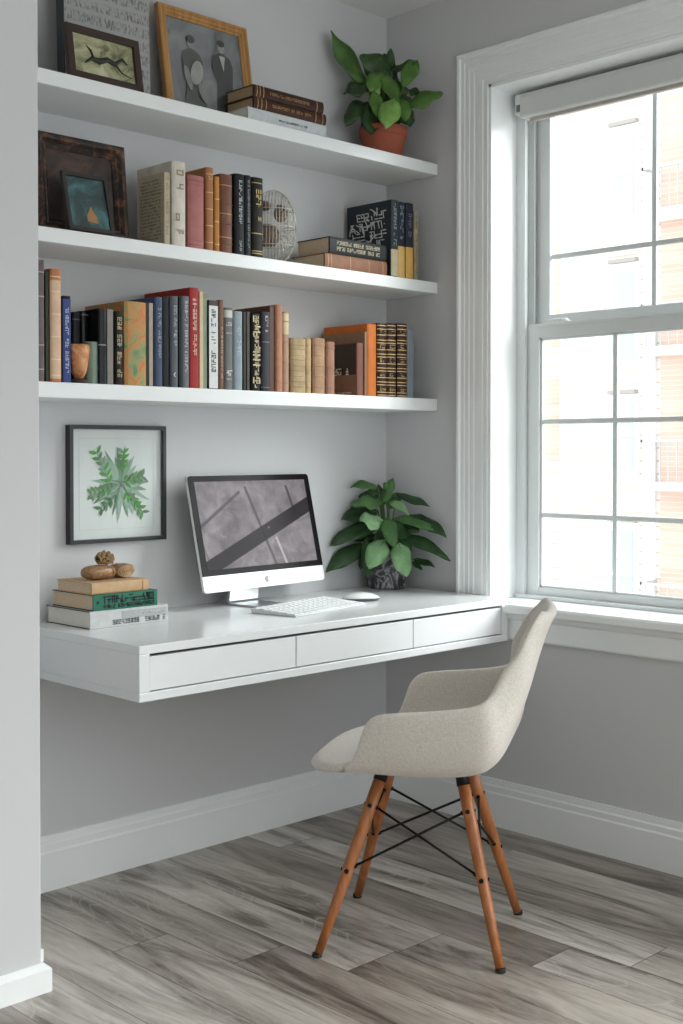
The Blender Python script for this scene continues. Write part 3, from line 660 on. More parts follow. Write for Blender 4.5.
def silver(b, w, h, d, fin):
    fin(MB().box(w * .42, w * .86, -.0006, 0, .10, h - .004), 'spine_band', plain('silver_band', 'a8abac', .4))
    m = glyphs(MB(), (w * .14, -.0003, .07), (0, 0, 1), (1, 0, 0), (0, -1, 0), h - .075, .0125, .0125, 8, dens=.8, fat=.2)
    fin(m, 'lettering', plain('ink_77787a', '77787a', .5))
    m = glyphs(MB(), (w * .60, -.0008, .14), (0, 0, 1), (1, 0, 0), (0, -1, 0), h - .15, .007, .008, 5, dens=.7); fin(m, 'lettering', plain('ink_e2e2e0', 'e2e2e0', .5))
    for a_ in (0, w - .0022): fin(MB().box(a_, a_ + .0022, .004, d, -.0008, 0), 'board_edge', plain('dark_board_edge', '2a2a2c', .5))
book('thick silvery white book at the bottom of the desk pile', (-1.382, -.240, ZD), .0465, .252, .215, 'c6c7c6', PAGEW, lying=True, round_=0, group=gd, cover=silver, rough=.35, board=.0022)
def green(b, w, h, d, fin):
    for (rr, hh, s) in ((.42, .020, 2), (.12, .010, 6)):
        m = glyphs(MB(), (w * rr, -.0003, .03), (0, 0, 1), (1, 0, 0), (0, -1, 0), h - .04, hh, hh * .9, s, dens=.75, fat=.2)
        fin(m, 'lettering', plain('ink_14231c', '14231c', .5))
    for a_ in (0, w - .0022): fin(MB().box(a_, a_ + .0022, .004, d, -.0008, 0), 'board_edge', plain('dark_board_edge', '2a2a2c', .5))
    fin(MB().box(.018, .026, -.0006, 0, .010, .018), 'spine_dot', plain('ink_14231c', '14231c', .5))
book('green book with black lettering in the middle of the desk pile', (-1.373, -.241, ZD + .047), .0425, .207, .20, '33705c', PAGES, lying=True, round_=0, group=gd, cover=green, board=.0022)
book('tan cloth book on top of the desk pile', (-1.376, -.236, ZD + .090), .031, .183, .17, 'c3a27c', PAGES, lying=True, round_=.004, group=gd, cover=lambda b, w, h, d, fin: fin(
     MB().prism([(x, -.0047) for x in (w * .1, w * .9)] + [(w * .9, -.002), (w * .1, -.002)], h - .022, h - .019), 'spine_rib', plain('tan_rib', 'a98660', .6)))

# ornament on the desk pile
zt_ = ZD + .1215
def rounded(name, mat, cx, cy, cz, rx, ry, rz, parent=None, n=24, mfun=None, rings=12, sq=2.0):
    m = MB(); vs = []; 
    for i in range(1, rings):
        ph = PI * i / rings
        for k in range(n):
            th = 2 * PI * k / n
            sgn = lambda v, e: math.copysign(abs(v) ** e, v)
            e = 2 / sq
            x = sgn(math.sin(ph), e) * sgn(math.cos(th), e); y = sgn(math.sin(ph), e) * sgn(math.sin(th), e); z = -sgn(math.cos(ph), e)
            s = mfun(th, ph) if mfun else 1
            vs.append((cx + rx * x * s, cy + ry * y * s, cz + rz * z * s))
    vs += [(cx, cy, cz - rz), (cx, cy, cz + rz)]; N = len(vs)
    fs = [(i * n + k, i * n + (k + 1) % n, (i + 1) * n + (k + 1) % n, (i + 1) * n + k) for i in range(rings - 2) for k in range(n)]
    fs += [(N - 2, (k + 1) % n, k) for k in range(n)] + [(N - 1, (rings - 2) * n + k, (rings - 2) * n + (k + 1) % n) for k in range(n)]
    m.add(vs, fs); return m.build(name, mat, parent, smooth=True)
t = NT('polished_brown_wood'); v_ = t.obj((30, 60, 60)); f_ = t.noise(v_, 1, 4, .6, 2.); t.base(t.ramp(f_, [(.3, '6f4c30'), (.55, '9a7450'), (.75, 'b4946c')]), .4); BRW = t.mat
orn = thing('wooden_ornament', 'rounded brown carved wooden ornament lying on the tan desk book', 'ornament', (-1.268, -.155, zt_), (0, 0, .12))
rounded('carved_body', BRW, -.036, 0, .0195, .050, .033, .0193, orn, sq=2.6)
rounded('carved_knot', BRW, .044, 0, .0190, .040, .030, .0188, orn, sq=2.4, mfun=lambda a, b: 1 + .05 * math.sin(7 * a + 5 * b))
m = MB()
for q in range(4):
    R = .024 - q * .006
    m.tube([(.040 + R * 1.15 * math.cos(a) , -.0315 + abs(math.cos(a)) * .005 * (R / .024), .0175 + R * .62 * math.sin(a)) for a in [2 * PI * k / 18 for k in range(19)]], .0016, 6)
m.tube([(-.012, -.026, .034), (-.004, -.032, .02), (-.008, -.027, .004)], .002, 6)
m.build('carved_swirl', plain('pale_carving', 'bb9d76', .5), orn, smooth=True)
pc = thing('pine_cone', 'small open brown pine cone resting on top of the wooden ornament', 'pine cone', (-1.285, -.155, zt_ + .0382), (0, .1, .3)); pc.scale = (1.55, 1.4, 1.25)
rounded('cone_core', plain('cone_dark', '4f3a26', .7), 0, 0, .013, .017, .012, .0125, pc, 12, rings=6)
m = MB(); r = random.Random(2)
for i in range(46):
    t_ = i / 45; ph = PI * (.1 + .8 * t_); th = i * 2.4
    d_ = Vector((math.cos(ph) * -1, math.sin(ph) * math.cos(th), math.sin(ph) * math.sin(th)))
    p = Vector((d_.x * .019, d_.y * .013, .0135 + d_.z * .013)); q = p + Vector((.004, d_.y * .005, d_.z * .005)); s_ = d_.cross(Vector((1, 0, 0)))
    s_ = s_.normalized() * .0045 if s_.length > .01 else Vector((0, .0045, 0)); nn = Vector((.0, d_.y, d_.z)) * .0012 + Vector((-.001, 0, 0))
    if p.z < .002: p.z = .002; 
    if q.z < .001: q.z = .001
    vs = [p - s_, p + s_, q + s_ * .6, q - s_ * .6]; vs2 = [v - nn for v in vs]
    m.add(vs + vs2, [(0, 1, 2, 3), (7, 6, 5, 4), (0, 4, 5, 1), (1, 5, 6, 2), (2, 6, 7, 3), (3, 7, 4, 0)])
m.build('cone_scales', plain('cone_brown', 'a3835a', .6, var=.2), pc)

# wire ornament on the middle shelf
wo = thing('wire_ornament', 'round silvery wire ornament with copper-brown shapes inside, on the middle shelf', 'ornament', (-.652, -.140, Z2), (0, 0, -.55))
A_, B_, D_ = .070, .115, .050
SIL = plain('pale_wire', 'c9c4b8', .3, .6)
m = MB()
for i in range(-6, 7):
    u = i / 7.; hz = B_ * math.sqrt(1 - u * u); dy = D_ * math.sqrt(1 - u * u)
    m.tube([(u * A_, dy * math.cos(a), B_ + .001 + hz * math.sin(a)) for a in [2 * PI * k / 24 for k in range(25)]], .0010, 5)
m.build('wire_ribs', SIL, wo, smooth=True)
m = MB(); m.tube([(A_ * math.cos(a), 0, B_ + .001 + B_ * math.sin(a)) for a in [2 * PI * k / 40 for k in range(41)]], .0022, 6)
for zz in (-.055, .0, .055):
    s_ = math.sqrt(1 - (zz / B_) ** 2); m.tube([(A_ * s_ * math.cos(a), D_ * s_ * math.sin(a), B_ + zz) for a in [2 * PI * k / 32 for k in range(33)]], .0014, 5)
m.build('wire_rim', SIL, wo, smooth=True)
cop = NT('copper_brown'); v_ = cop.obj(); f_ = cop.noise(v_, 40, 5); cop.base(cop.ramp(f_, [(.3, '3e2a1e'), (.6, '7c573c'), (.8, 'a9835d')]), .5); cop.bump(f_, .6, .003)
rounded('copper_shell', cop.mat, -.018, 0, .092, .038, .022, .034, wo, mfun=lambda a, b: 1 + .10 * math.sin(5 * a) * math.sin(3 * b))
rounded('copper_shell', cop.mat, .022, -.004, .160, .022, .016, .026, wo, mfun=lambda a, b: 1 + .12 * math.sin(4 * a + 1) * math.sin(3 * b))
rounded('copper_shell', cop.mat, -.026, -.002, .182, .018, .014, .016, wo)
m = MB()
for k in range(9):
    a = -1.1 + k * .27; c_, s_ = math.cos(a), math.sin(a)
    p0 = Vector((A_ * .45 * c_, -.01, B_ + B_ * .4 * s_)); p1 = Vector((A_ * .97 * c_, -.006, B_ + B_ * .96 * s_))
    m.tube([p0, (p0 + p1) / 2 + Vector((0, -.03, 0)), p1], .0016, 5)
m.build('wire_spokes', SIL, wo, smooth=True)
t = NT('smoky_glass_disc'); t.t.nodes.remove(t.b); tr = t.n('ShaderNodeBsdfTransparent'); di = t.n('ShaderNodeBsdfPrincipled'); di.inputs['Base Color'].default_value = lin('cfcac0'); di.inputs['Roughness'].default_value = .25
mx = t.n('ShaderNodeMixShader'); mx.inputs[0].default_value = .16; t.link(tr.outputs[0], mx.inputs[1]); t.link(di.outputs[0], mx.inputs[2]); t.link(mx.outputs[0], t.t.nodes['Material Output'].inputs[0])
rounded('glass_shell', t.mat, 0, 0, B_ + .001, A_ * .95, D_ * .9, B_ * .955, wo)

# peach pot and sage canister on the lowest shelf
pp = thing('small_pot', 'small peach-orange tapered pot in front of the black books', 'pot', (-1.398, -.214, Z3))
t = NT('peach_glaze'); v_ = t.obj(); f_ = t.noise(v_, 22, 4, .5, 1.5); t.base(t.ramp(f_, [(.35, 'a8683f'), (.5, 'cf8d5b'), (.7, 'dfb085')]), .4)
MB().lathe([(.0, .012), (.012, .012), (.020, .030), (.026, .060), (.029, .090), (.027, .100), (.024, .102), (.022, .098), (0, .095)], 28).build('pot_body', t.mat, pp, smooth=True)
MB().lathe([(0, 0), (.024, 0), (.025, .006), (.014, .012), (0, .0125)], 28).build('pot_stand', plain('dark_stand', '3a2d26', .5), pp, smooth=True)
cc = thing('canister', 'small sage green ringed canister beside the peach pot', 'canister', (-1.3500, -.200, Z3))
MB().lathe([(0, 0), (.020, 0), (.0205, .004), (.0205, .040), (.0212, .042), (.0205, .044), (.0205, .078), (.0212, .080), (.0205, .082), (.0205, .109), (.019, .112), (0, .112)], 28).build('canister_body', plain('sage_ceramic', '7f9484', .5, var=.08), cc, smooth=True)

# ------------------------------------------------------------------ plants
CR, SR = math.sin(.7956), math.cos(.7956)
def leaf(m, p0, p1, w, bend, n=10, side=0., tipd=.25, mi=0, fold=.25, seed=0):
    """curved leaf blade with folded midrib; p0 base, p1 tip, bend = lift of the middle"""
    p0, p1 = Vector(p0), Vector(p1); up = Vector((0, 0, 1)); ax = (p1 - p0); L = ax.length
    c1 = p0 + ax * .35 + up * bend; c2 = p0 + ax * .75 + up * bend * .8
    pts = []
    for i in range(n + 1):
        t = i / n; a = (1 - t); pts.append(p0 * a ** 3 + c1 * 3 * a * a * t + c2 * 3 * a * t * t + p1 * t ** 3)
    view = Vector((-.62, -.62, .48)); cols = 6; vs = []; r = random.Random(seed)
    for i, p in enumerate(pts):
        t = i / n; tg = (pts[min(i + 1, n)] - pts[max(i - 1, 0)]).normalized()
        s = tg.cross(view)
        if s.length < .2: s = tg.cross(Vector((1, -1, .3)))
        s.normalize(); nn = s.cross(tg).normalized()
        if side: s = (Matrix.Rotation(side, 3, tg) @ s); nn = Matrix.Rotation(side, 3, tg) @ nn
        wd = w * .5 * (math.sin(PI * min(1, (t ** .75))) ** .8 if t < 1 else 0)
        wave = .0
        for k in range(cols + 1):
            q = (k / cols - .5) * 2
            rip = math.sin(t * 11 + seed + q * 2) * .10 * w * abs(q)
            vs.append(p + s * q * wd + nn * (abs(q) ** 1.3 * wd * fold * -1 + .0 + rip))
    # thin solid
    K = cols + 1; top = list(vs); N = len(top); fs = []
    for i in range(n):
        for k in range(cols):
            fs.append((i * K + k, i * K + k + 1, (i + 1) * K + k + 1, (i + 1) * K + k))
    m.add(top, fs, mi)
def plant(name, label, base, leaves, mats, stemmat, pot_fn, scale, pc, limits, stems, z_off=0):
    """leaves given as offsets (right, up, towards viewer) in metres from the pot's centre"""
    b = thing(name, label, 'potted plant', base)
    pot_fn(b)
    m = MB(); st = MB()
    def fix(u, z, w_):
        for _ in range(60):
            x = CR * u - SR * w_; y = -SR * u - CR * w_
            if base[0] + x > limits[0] or base[1] + y > limits[1]: w_ += .01
            else: break
        return Vector((x, y, z))
    for i, (u0, z0, w0, u1, z1, w1, wd, bend, mi) in enumerate(leaves):
        p0 = fix(u0, z0, w0); p1 = fix(u1, z1, w1)
        leaf(m, p0, p1, wd, bend, mi=mi, seed=i, side=random.Random(i).uniform(-.35, .35))
        c = Vector((p0.x * .15, p0.y * .15, stems + (i % 5) * .004))
        mid = (c + p0) / 2 + Vector((0, 0, .012))
        st.tube([c, mid, p0, p0 + (p1 - p0) * .25 + Vector((0, 0, bend * .75))], [.0028, .0024, .002, .001], 6)
    o = m.build('foliage', None, b, smooth=True, mats=mats)
    s = o.modifiers.new('thick', 'SOLIDIFY'); s.thickness = .0007
    st.build('stems', stemmat, b, smooth=True)
    return b
LG = [mat_leaf('leaf_mid_green', '33572c', '48713c', '5d8850'), mat_leaf('leaf_dark_green', '1c3419', '294a25', '385e30'), mat_leaf('leaf_pale_green', '5f8a58', '7ca673', '98bd8e')]
LT = [mat_leaf('leaf_fresh_green', '33541f', '49702b', '5f883c'), mat_leaf('leaf_deep_green', '1b3014', '28451c', '385a28'), mat_leaf('leaf_lime_green', '5c8438', '7ba450', '98bd70')]
STM = plain('green_stem', '4f6b38', .5)
s = .00338
def P2(x, y): return ((x / 5.06 + 320 - 388.5) * s, (587.5 - (y / 5.06 + 470)) * s)
dl = []
for (bx, by, tx, ty, wz, bend, w0, w1, mi) in [
  (300, 85, 155, 78, 52, .030, .01, .05, 0), (318, 160, 378, 28, 58, .0, .0, .0, 0), (320, 150, 165, 165, 90, .02, .03, .09, 0), (395, 115, 556, 172, 50, .012, .0, .05, 1),
  (355, 155, 450, 215, 48, .03, .06, .10, 2), (300, 205, 108, 240, 85, .02, .0, .06, 1), (318, 250, 205, 240, 105, .012, .08, .13, 2), (340, 230, 372, 372, 80, .02, .08, .14, 0),
  (380, 232, 592, 296, 52, .022, .05, .10, 0), (470, 232, 636, 325, 65, .03, -.01, .05, 1), (300, 270, 52, 370, 85, .030, .03, .09, 1), (400, 318, 652, 438, 62, .030, .04, .10, 1),
  (245, 378, 33, 502, 88, .030, .04, .08, 1), (332, 340, 248, 478, 105, .014, .09, .15, 2), (400, 352, 432, 520, 100, .014, .09, .16, 2), (240, 380, 205, 492, 55, .01, .02, .05, 1),
  (478, 445, 582, 475, 36, .012, .02, .05, 1), (470, 455, 522, 495, 26, .005, .02, .04, 1), (380, 255, 505, 300, 85, .02, .02, .06, 1), (240, 330, 245, 540, 60, .01, .06, .10, 1),
  (255, 345, 140, 332, 50, .01, .0, .02, 1), (330, 175, 300, 60, 40, .0, -.02, -.02, 1), (350, 190, 420, 110, 60, .01, -.02, -.02, 0), (300, 240, 180, 300, 80, .02, -.01, .02, 1),
  (330, 260, 440, 330, 90, .01, .05, .09, 1), (300, 300, 330, 400, 70, .01, .05, .10, 1), (400, 280, 460, 400, 70, .02, .04, .08, 1), (310, 130, 200, 130, 60, .02, -.01, .0, 1),
  (260, 200, 160, 180, 60, .02, -.01, .01, 1), (430, 240, 560, 260, 60, .02, -.02, .0, 1), (290, 320, 230, 400, 70, .01, .03, .06, 1), (350, 100, 330, 50, 30, .0, .0, .0, 0), (300, 120, 250, 95, 45, .01, .0, .02, 1)]:
    u0, z0 = P2(bx, by); u1, z1 = P2(tx, ty); dl.append((u0, z0, w0, u1, z1, w1, wz / 5.06 * s * 1.12, bend * .8, mi))
MARBLE = mat_marble()
def pot_marble(b):
    MB().lathe([(0, 0), (.058, 0), (.064, .003), (.066, .010), (.066, .090), (.063, .122), (.060, .128), (.056, .128), (.055, .112), (0, .112)], 40).build('pot', MARBLE, b, smooth=True)
    MB().lathe([(0, .110), (.0545, .1125), (.0545, .116), (0, .119)], 24).build('soil', plain('dark_soil', '2a211b', .95, var=.3, scale=200, bump=.8), b)
plant('potted_plant', 'leafy green plant in a black marble pot on the desk', (-.088, -.088, .7505), dl, LG, STM, pot_marble, s, None, (-.045, -.012), .115)
s2 = .0033
def Q(x, y): return ((x - 384.5) * s2, (156.0 - y) * s2)
tl_ = []
for (bx, by, tx, ty, wpx, bend, w0, w1, mi) in [
  (367, 80, 331, 28, 19, .0, .03, .06, 0), (392, 72, 360, 53, 22, .012, .03, .05, 1), (390, 95, 392, 40, 15, .0, .0, .0, 1), (393, 66, 419, 58, 12, .010, .03, .05, 1), (418, 56, 403, 86, 14, .01, .04, .08, 0),
  (409, 102, 444, 90, 15, .012, .03, .05, 0), (372, 80, 344, 92, 20, .015, .04, .06, 1), (374, 90, 381, 121, 12, .0, .08, .12, 0), (394, 100, 385, 132, 18, .005, .10, .14, 2), (368, 98, 346, 124, 18, .02, .04, .07, 1),
  (402, 98, 406, 122, 14, .01, .07, .10, 0), (385, 72, 399, 106, 13, .01, .06, .09, 0), (410, 82, 424, 88, 9, .005, .0, .01, 1), (368, 108, 373, 134, 14, .005, .06, .08, 1), (405, 103, 411, 124, 16, .01, .03, .05, 1),
  (380, 92, 366, 112, 20, .01, .0, .03, 1), (388, 75, 376, 105, 20, .01, .01, .05, 1), (395, 85, 408, 112, 20, .01, .01, .05, 1), (400, 72, 398, 98, 18, .01, .0, .02, 1), (378, 108, 362, 124, 14, .01, .03, .05, 1),
  (390, 108, 398, 126, 16, .01, .03, .06, 1), (382, 70, 370, 92, 15, .01, .06, .09, 0), (372, 68, 378, 98, 10, .0, .05, .07, 2), (395, 60, 385, 45, 12, .0, .0, .0, 1), (384, 112, 376, 130, 12, .01, .05, .08, 1)]:
    u0, z0 = Q(bx, by); u1, z1 = Q(tx, ty); tl_.append((u0, z0, w0, u1, z1, w1, wpx * s2 * 1.25, bend, mi))
TERR = plain('terracotta', 'a4563f', .75, var=.07, bump=.2)
def pot_terra(b):
    MB().lathe([(0, 0), (.056, 0), (.060, .003), (.074, .080), (.0755, .082), (.080, .084), (.082, .112), (.078, .114), (.074, .112), (.072, .100), (0, .100)], 40).build('pot', TERR, b, smooth=True)
    MB().lathe([(0, .098), (.071, .1005), (.071, .104), (0, .107)], 24).build('soil', plain('dark_soil', '2a211b', .95, var=.3, scale=200, bump=.8), b)
plant('potted_plant', 'leafy green plant in a terracotta pot on the topmost shelf', (-.1475, -.125, Z1), tl_, LT, STM, pot_terra, s2, None, (-.012, -.012), .105)

# ------------------------------------------------------------------ computer
mon = thing('computer', 'silver all-in-one desktop computer with a wide black-edged screen on the desk', 'computer', (-.6666, -.13, .7505), (0, 0, .0890))
TILT = .224; MW, MH, CH = .5355, .3539, .049
Rt = Matrix.Rotation(-TILT, 4, 'X'); Off = Matrix.Translation((0, 0, .0515))
def mo(mb, name, mat, bevel=0, smooth=False):
    mb.v = [tuple(Off @ (Rt @ Vector(v))) for v in mb.v]; return mb.build(name, mat, mon, bevel=bevel, smooth=smooth)
def rrect(x0, x1, z0, z1, r, n=4):
    pts = []
    for cx, cz, a0 in ((x1 - r, z1 - r, 0), (x0 + r, z1 - r, PI / 2), (x0 + r, z0 + r, PI), (x1 - r, z0 + r, 1.5 * PI)):
        pts += [(cx + r * math.cos(a0 + PI / 2 * k / n), cz + r * math.sin(a0 + PI / 2 * k / n)) for k in range(n + 1)]
    return pts
WA = plain('white_aluminium', 'dfe1e2', .35, .15, var=.01)
m = MB(); m.prism(rrect(-MW / 2, MW / 2, 0, MH, .012), .0, .010, 1); mo(m, 'casing', WA, bevel=.0015)
m = MB(); a = rrect(-MW / 2, MW / 2, 0, MH, .012); n = len(a)
rings = [(1, .010), (.97, .014), (.80, .026), (.45, .036)]
vs = [(x * k, y, MH / 2 + (z - MH / 2) * k) for k, y in rings for x, z in a]
m.add(vs, [(i * n + k, i * n + (k + 1) % n, (i + 1) * n + (k + 1) % n, (i + 1) * n + k) for i in range(len(rings) - 1) for k in range(n)] + [tuple(range(3 * n, 4 * n))]); mo(m, 'back_shell', ALU, smooth=True)
gx = MW / 2 - .0012
top = rrect(-gx, gx, MH - .14, MH - .0015, .011); top = [p for p in top if p[1] > MH - .035]
m = MB(); m.prism([(gx, CH)] + top + [(-gx, CH)], -.0015, 0, 1); mo(m, 'bezel', plain('black_glass', '1c191b', .2, var=.02, spec=.04))
m = MB(); m.box(-.243, .243, -.0022, -.0015, CH + .018, MH - .020); mo(m, 'screen', mat_screen())
# fruit mark on the chin: body with a bite and a leaf
def mark(cx, cz, S):
    body = []
    for k in range(40):
        a = 2 * PI * k / 40; r_ = 1 + .05 * math.cos(2 * a) 
        x = .46 * math.cos(a) * (1.02 if math.sin(a) > 0 else .93); z = .50 * math.sin(a)
        if abs(x) < .16 and z > .3: z -= .10 * (1 - abs(x) / .16)
        if abs(x) < .14 and z < -.3: z += .05 * (1 - abs(x) / .14)
        if (x - .56) ** 2 + (z - .06) ** 2 < .26 ** 2:
            dd = math.sqrt(.26 ** 2 - min(.26 ** 2, (z - .06) ** 2)); x = .56 - dd
        body.append((cx + x * S, cz + z * S))
    leaf_ = [(cx + S * x, cz + S * z) for x, z in ((.0, .50), (.04, .66), (.16, .78), (.22, .80), (.20, .66), (.10, .54))]
    return body, leaf_
b_, l_ = mark(0, .0235, .021)
m = MB(); m.prism(b_, -.0006, 0, 1); m.prism(l_, -.0006, 0, 1); mo(m, 'logo', plain('logo_grey', '85888c', .4))
# stand
t_ = .005; m = MB(); prof_ = [(.052, .10), (.060, .055), (.064, .030), (.068, .010), (.060, .0003), (-.055, .0003)]
hw = .062; prof2 = [(.060, .16), (.067, .055), (.071, .030), (.074, .008), (.064, .0)]
outl = [(.030, .125), (.046, .062), (.052, .030), (.054, .012), (.048, .0062), (-.075, .0048), (-.075, 0), (.054, 0), (.062, .005), (.064, .014), (.060, .04), (.052, .075), (.042, .125)]
m.prism([(y, z) for y, z in outl], -hw - .052, hw - .052, 0)
m.build('stand', ALU, mon, bevel=.001)

# keyboard
kb = thing('keyboard', 'thin silver keyboard with white keys in front of the computer', 'keyboard', (-.664, -.318, .7505), (0, 0, .195))
KW, KD = .368, .165
m = MB(); m.prism([(-KD / 2, 0), (-KD / 2, .003), (KD / 2, .0135), (KD / 2, .0105), (KD / 2 - .012, .0), ], -KW / 2, KW / 2, 0)
m.build('base', plain('keyboard_aluminium', 'cfd2d4', .35, .3, var=.01), kb, bevel=.0012)
m = MB(); m.tube([(-KW / 2 + .002, KD / 2 - .010, .0062), (KW / 2 - .002, KD / 2 - .010, .0062)], .006, 12); m.build('battery_tube', plain('dark_tube', '6b6e72', .4, .5), kb, smooth=True)
keym = plain('white_key', 'eceeee', .5, var=.01); kmesh = {}
rows = [[1] * 14, [1] * 13 + [1.5], [1.5] + [1] * 12 + [1], [1.8] + [1] * 11 + [1.7], [2.3] + [1] * 10 + [2.2], [1, 1, 1, 1.25, 5, 1.25, 1, .95, .95, .95]]
for ri, row in enumerate(rows):
    rh = .5 if ri == 0 else 1; gap = .0035; depth = (KD - .012) / 5.5; tot = sum(row); uw = (KW - .012) / tot; x = -KW / 2 + .006
    yt = KD / 2 - .006 - (0 if ri == 0 else depth * (.5 + ri - 1))
    for wd in row:
        w_, d_ = wd * uw - gap, depth * rh - gap; key = (round(w_, 4), round(d_, 4))
        cx, cy = x + wd * uw / 2, yt - depth * rh / 2
        if key not in kmesh:
            m = MB(); q = .0012; m.add([(-w_ / 2, -d_ / 2, 0), (w_ / 2, -d_ / 2, 0), (w_ / 2, d_ / 2, 0), (-w_ / 2, d_ / 2, 0), (-w_ / 2 + q / 2, -d_ / 2 + q / 2, .002), (w_ / 2 - q / 2, -d_ / 2 + q / 2, .002), (w_ / 2 - q / 2, d_ / 2 - q / 2, .002), (-w_ / 2 + q / 2, d_ / 2 - q / 2, .002)],
                  [(3, 2, 1, 0), (4, 5, 6, 7), (0, 1, 5, 4), (1, 2, 6, 5), (2, 3, 7, 6), (3, 0, 4, 7)])
            k_ = m.build('key', keym, kb); kmesh[key] = k_
        else:
            k_ = kmesh[key].copy(); C.objects.link(k_); k_.parent = kb
        sl = (.0135 - .003) / KD; k_.location = (cx, cy, .003 + (cy + KD / 2) * sl + .0002); k_.rotation_euler = (math.atan(sl), 0, 0)
        x += wd * uw

# mouse
ms = thing('computer_mouse', 'low white computer mouse right of the keyboard', 'mouse', (-.413, -.283, .7505), (0, 0, -.55))
m = MB(); vs = []; N = 28; R = [(0, 1), (.25, .995), (.5, .96), (.7, .86), (.85, .68), (.95, .42), (1, 0)]
LX, LY = .060, .034
prof_ = [(.88, .0005), (.97, .004), (1.0, .009), (.97, .0135), (.85, .019), (.6, .0235), (.3, .0255), (.05, .0262)]
for s_, z in prof_:
    for k in range(N):
        a = 2 * PI * k / N; x = math.copysign(abs(math.cos(a)) ** .8, math.cos(a)); y = math.copysign(abs(math.sin(a)) ** .8, math.sin(a))
        zz = z * (1 - .22 * (x * s_) ** 2) if z > .01 else z
        vs.append((LX * x * s_, LY * y * s_, zz))
fs = [(i * N + k, i * N + (k + 1) % N, (i + 1) * N + (k + 1) % N, (i + 1) * N + k) for i in range(len(prof_) - 1) for k in range(N)] + [tuple(range(N))[::-1], tuple(range(len(vs) - N, len(vs)))]
m.add(vs[2 * N:], [(i * N + k, i * N + (k + 1) % N, (i + 1) * N + (k + 1) % N, (i + 1) * N + k) for i in range(len(prof_) - 3) for k in range(N)] + [tuple(range((len(prof_) - 3) * N, (len(prof_) - 2) * N))])
m.build('mouse_shell', plain('white_plastic', 'eceded', .25, var=.01), ms, smooth=True)
m = MB(); m.add(vs[:3 * N], [(i * N + k, i * N + (k + 1) % N, (i + 1) * N + (k + 1) % N, (i + 1) * N + k) for i in range(2) for k in range(N)] + [tuple(range(N))[::-1]])
m.build('mouse_base', plain('grey_mouse_base', '55585b', .4), ms, smooth=True)

# ------------------------------------------------------------------ chair
ch = thing('armchair', 'beige fabric shell armchair with amber wooden legs standing at the desk', 'chair', (-.856, -.941, 0), (0, 0, math.atan2(.5219, .8530)))
Cn = [(0, .266, .436), (.1, .232, .460), (.2, .17, .466), (.28, .11, .462), (.34, .05, .459), (.40, -.01, .457), (.46, -.07, .458), (.55, -.145, .466), (.60, -.183, .478), (.65, -.213, .508), (.70, -.229, .555), (.76, -.246, .612), (.82, -.263, .670), (.9, -.287, .746), (.96, -.311, .808), (1, -.327, .836)]
Rm = [(0, .250, .436, .085), (.05, .233, .443, .135), (.1, .207, .452, .180), (.15, .180, .460, .215), (.2, .152, .468, .243), (.26, .120, .492, .260), (.31, .103, .535, .272), (.36, .088, .582, .279), (.40, .062, .609, .284), (.46, .01, .619, .287), (.55, -.08, .628, .286), (.62, -.152, .638, .283), (.67, -.188, .650, .275), (.71, -.201, .670, .256), (.76, -.215, .715, .234), (.82, -.237, .750, .214), (.9, -.257, .790, .192), (.96, -.281, .822, .172), (1, -.299, .837, .130)]
def interp(T_, v):
    for i in range(len(T_) - 1):
        if v <= T_[i + 1][0] + 1e-9:
            a, b = T_[i], T_[i + 1]; t = (v - a[0]) / (b[0] - a[0]); 
            am = T_[max(i - 1, 0)]; bp = T_[min(i + 2, len(T_) - 1)]; out = []
            for k in range(1, len(a)):
                m0 = (b[k] - am[k]) / (b[0] - am[0]) * (b[0] - a[0]); m1 = (bp[k] - a[k]) / (bp[0] - a[0]) * (b[0] - a[0])
                h = t * t * t; q = t * t
                out.append((2 * h - 3 * q + 1) * a[k] + (h - 2 * q + t) * m0 + (-2 * h + 3 * q) * b[k] + (h - q) * m1)
            return out
NV, NU = 60, 28; vs = []
for i in range(NV + 1):
    v = i / NV; ca, cz_ = interp(Cn, v); ra, rz, rs = interp(Rm, v)
    ss = lambda lo, hi, x: max(0, min(1, (x - lo) / (hi - lo))) ** 2 * (3 - 2 * max(0, min(1, (x - lo) / (hi - lo))))
    e = 3.0 + 2.4 * ss(.2, .36, v) - 3.0 * ss(.72, .95, v); tw = .085 * ss(.66, .82, v) * (1 - .3 * ss(.84, 1, v))
    for k in range(NU + 1):
        q = (k / NU - .5) * 2; th = abs(q) * PI / 2
        sx = math.sin(th) ** (2 / e); hh = 1 - math.cos(th) ** (2 / e)
        vs.append((math.copysign(rs * sx, q), ca + (ra - ca) * hh + tw * math.copysign(rs * sx, q), cz_ + (rz - cz_) * hh))
m = MB(); K = NU + 1
m.add(vs, [(i * K + k, i * K + k + 1, (i + 1) * K + k + 1, (i + 1) * K + k) for i in range(NV) for k in range(NU)])
o = m.build('seat_shell', FAB, ch, smooth=True)
sd = o.modifiers.new('solid', 'SOLIDIFY'); sd.thickness = .024; sd.offset = 0; sd.use_even_offset = False
sb = o.modifiers.new('sub', 'SUBSURF'); sb.levels = 2; sb.render_levels = 2
# rim welt
edge = [vs[i * K + NU] for i in range(NV + 1)] + [vs[NV * K + k] for k in range(NU - 1, 0, -1)] + [vs[i * K] for i in range(NV, -1, -1)] + [vs[k] for k in range(1, NU)]
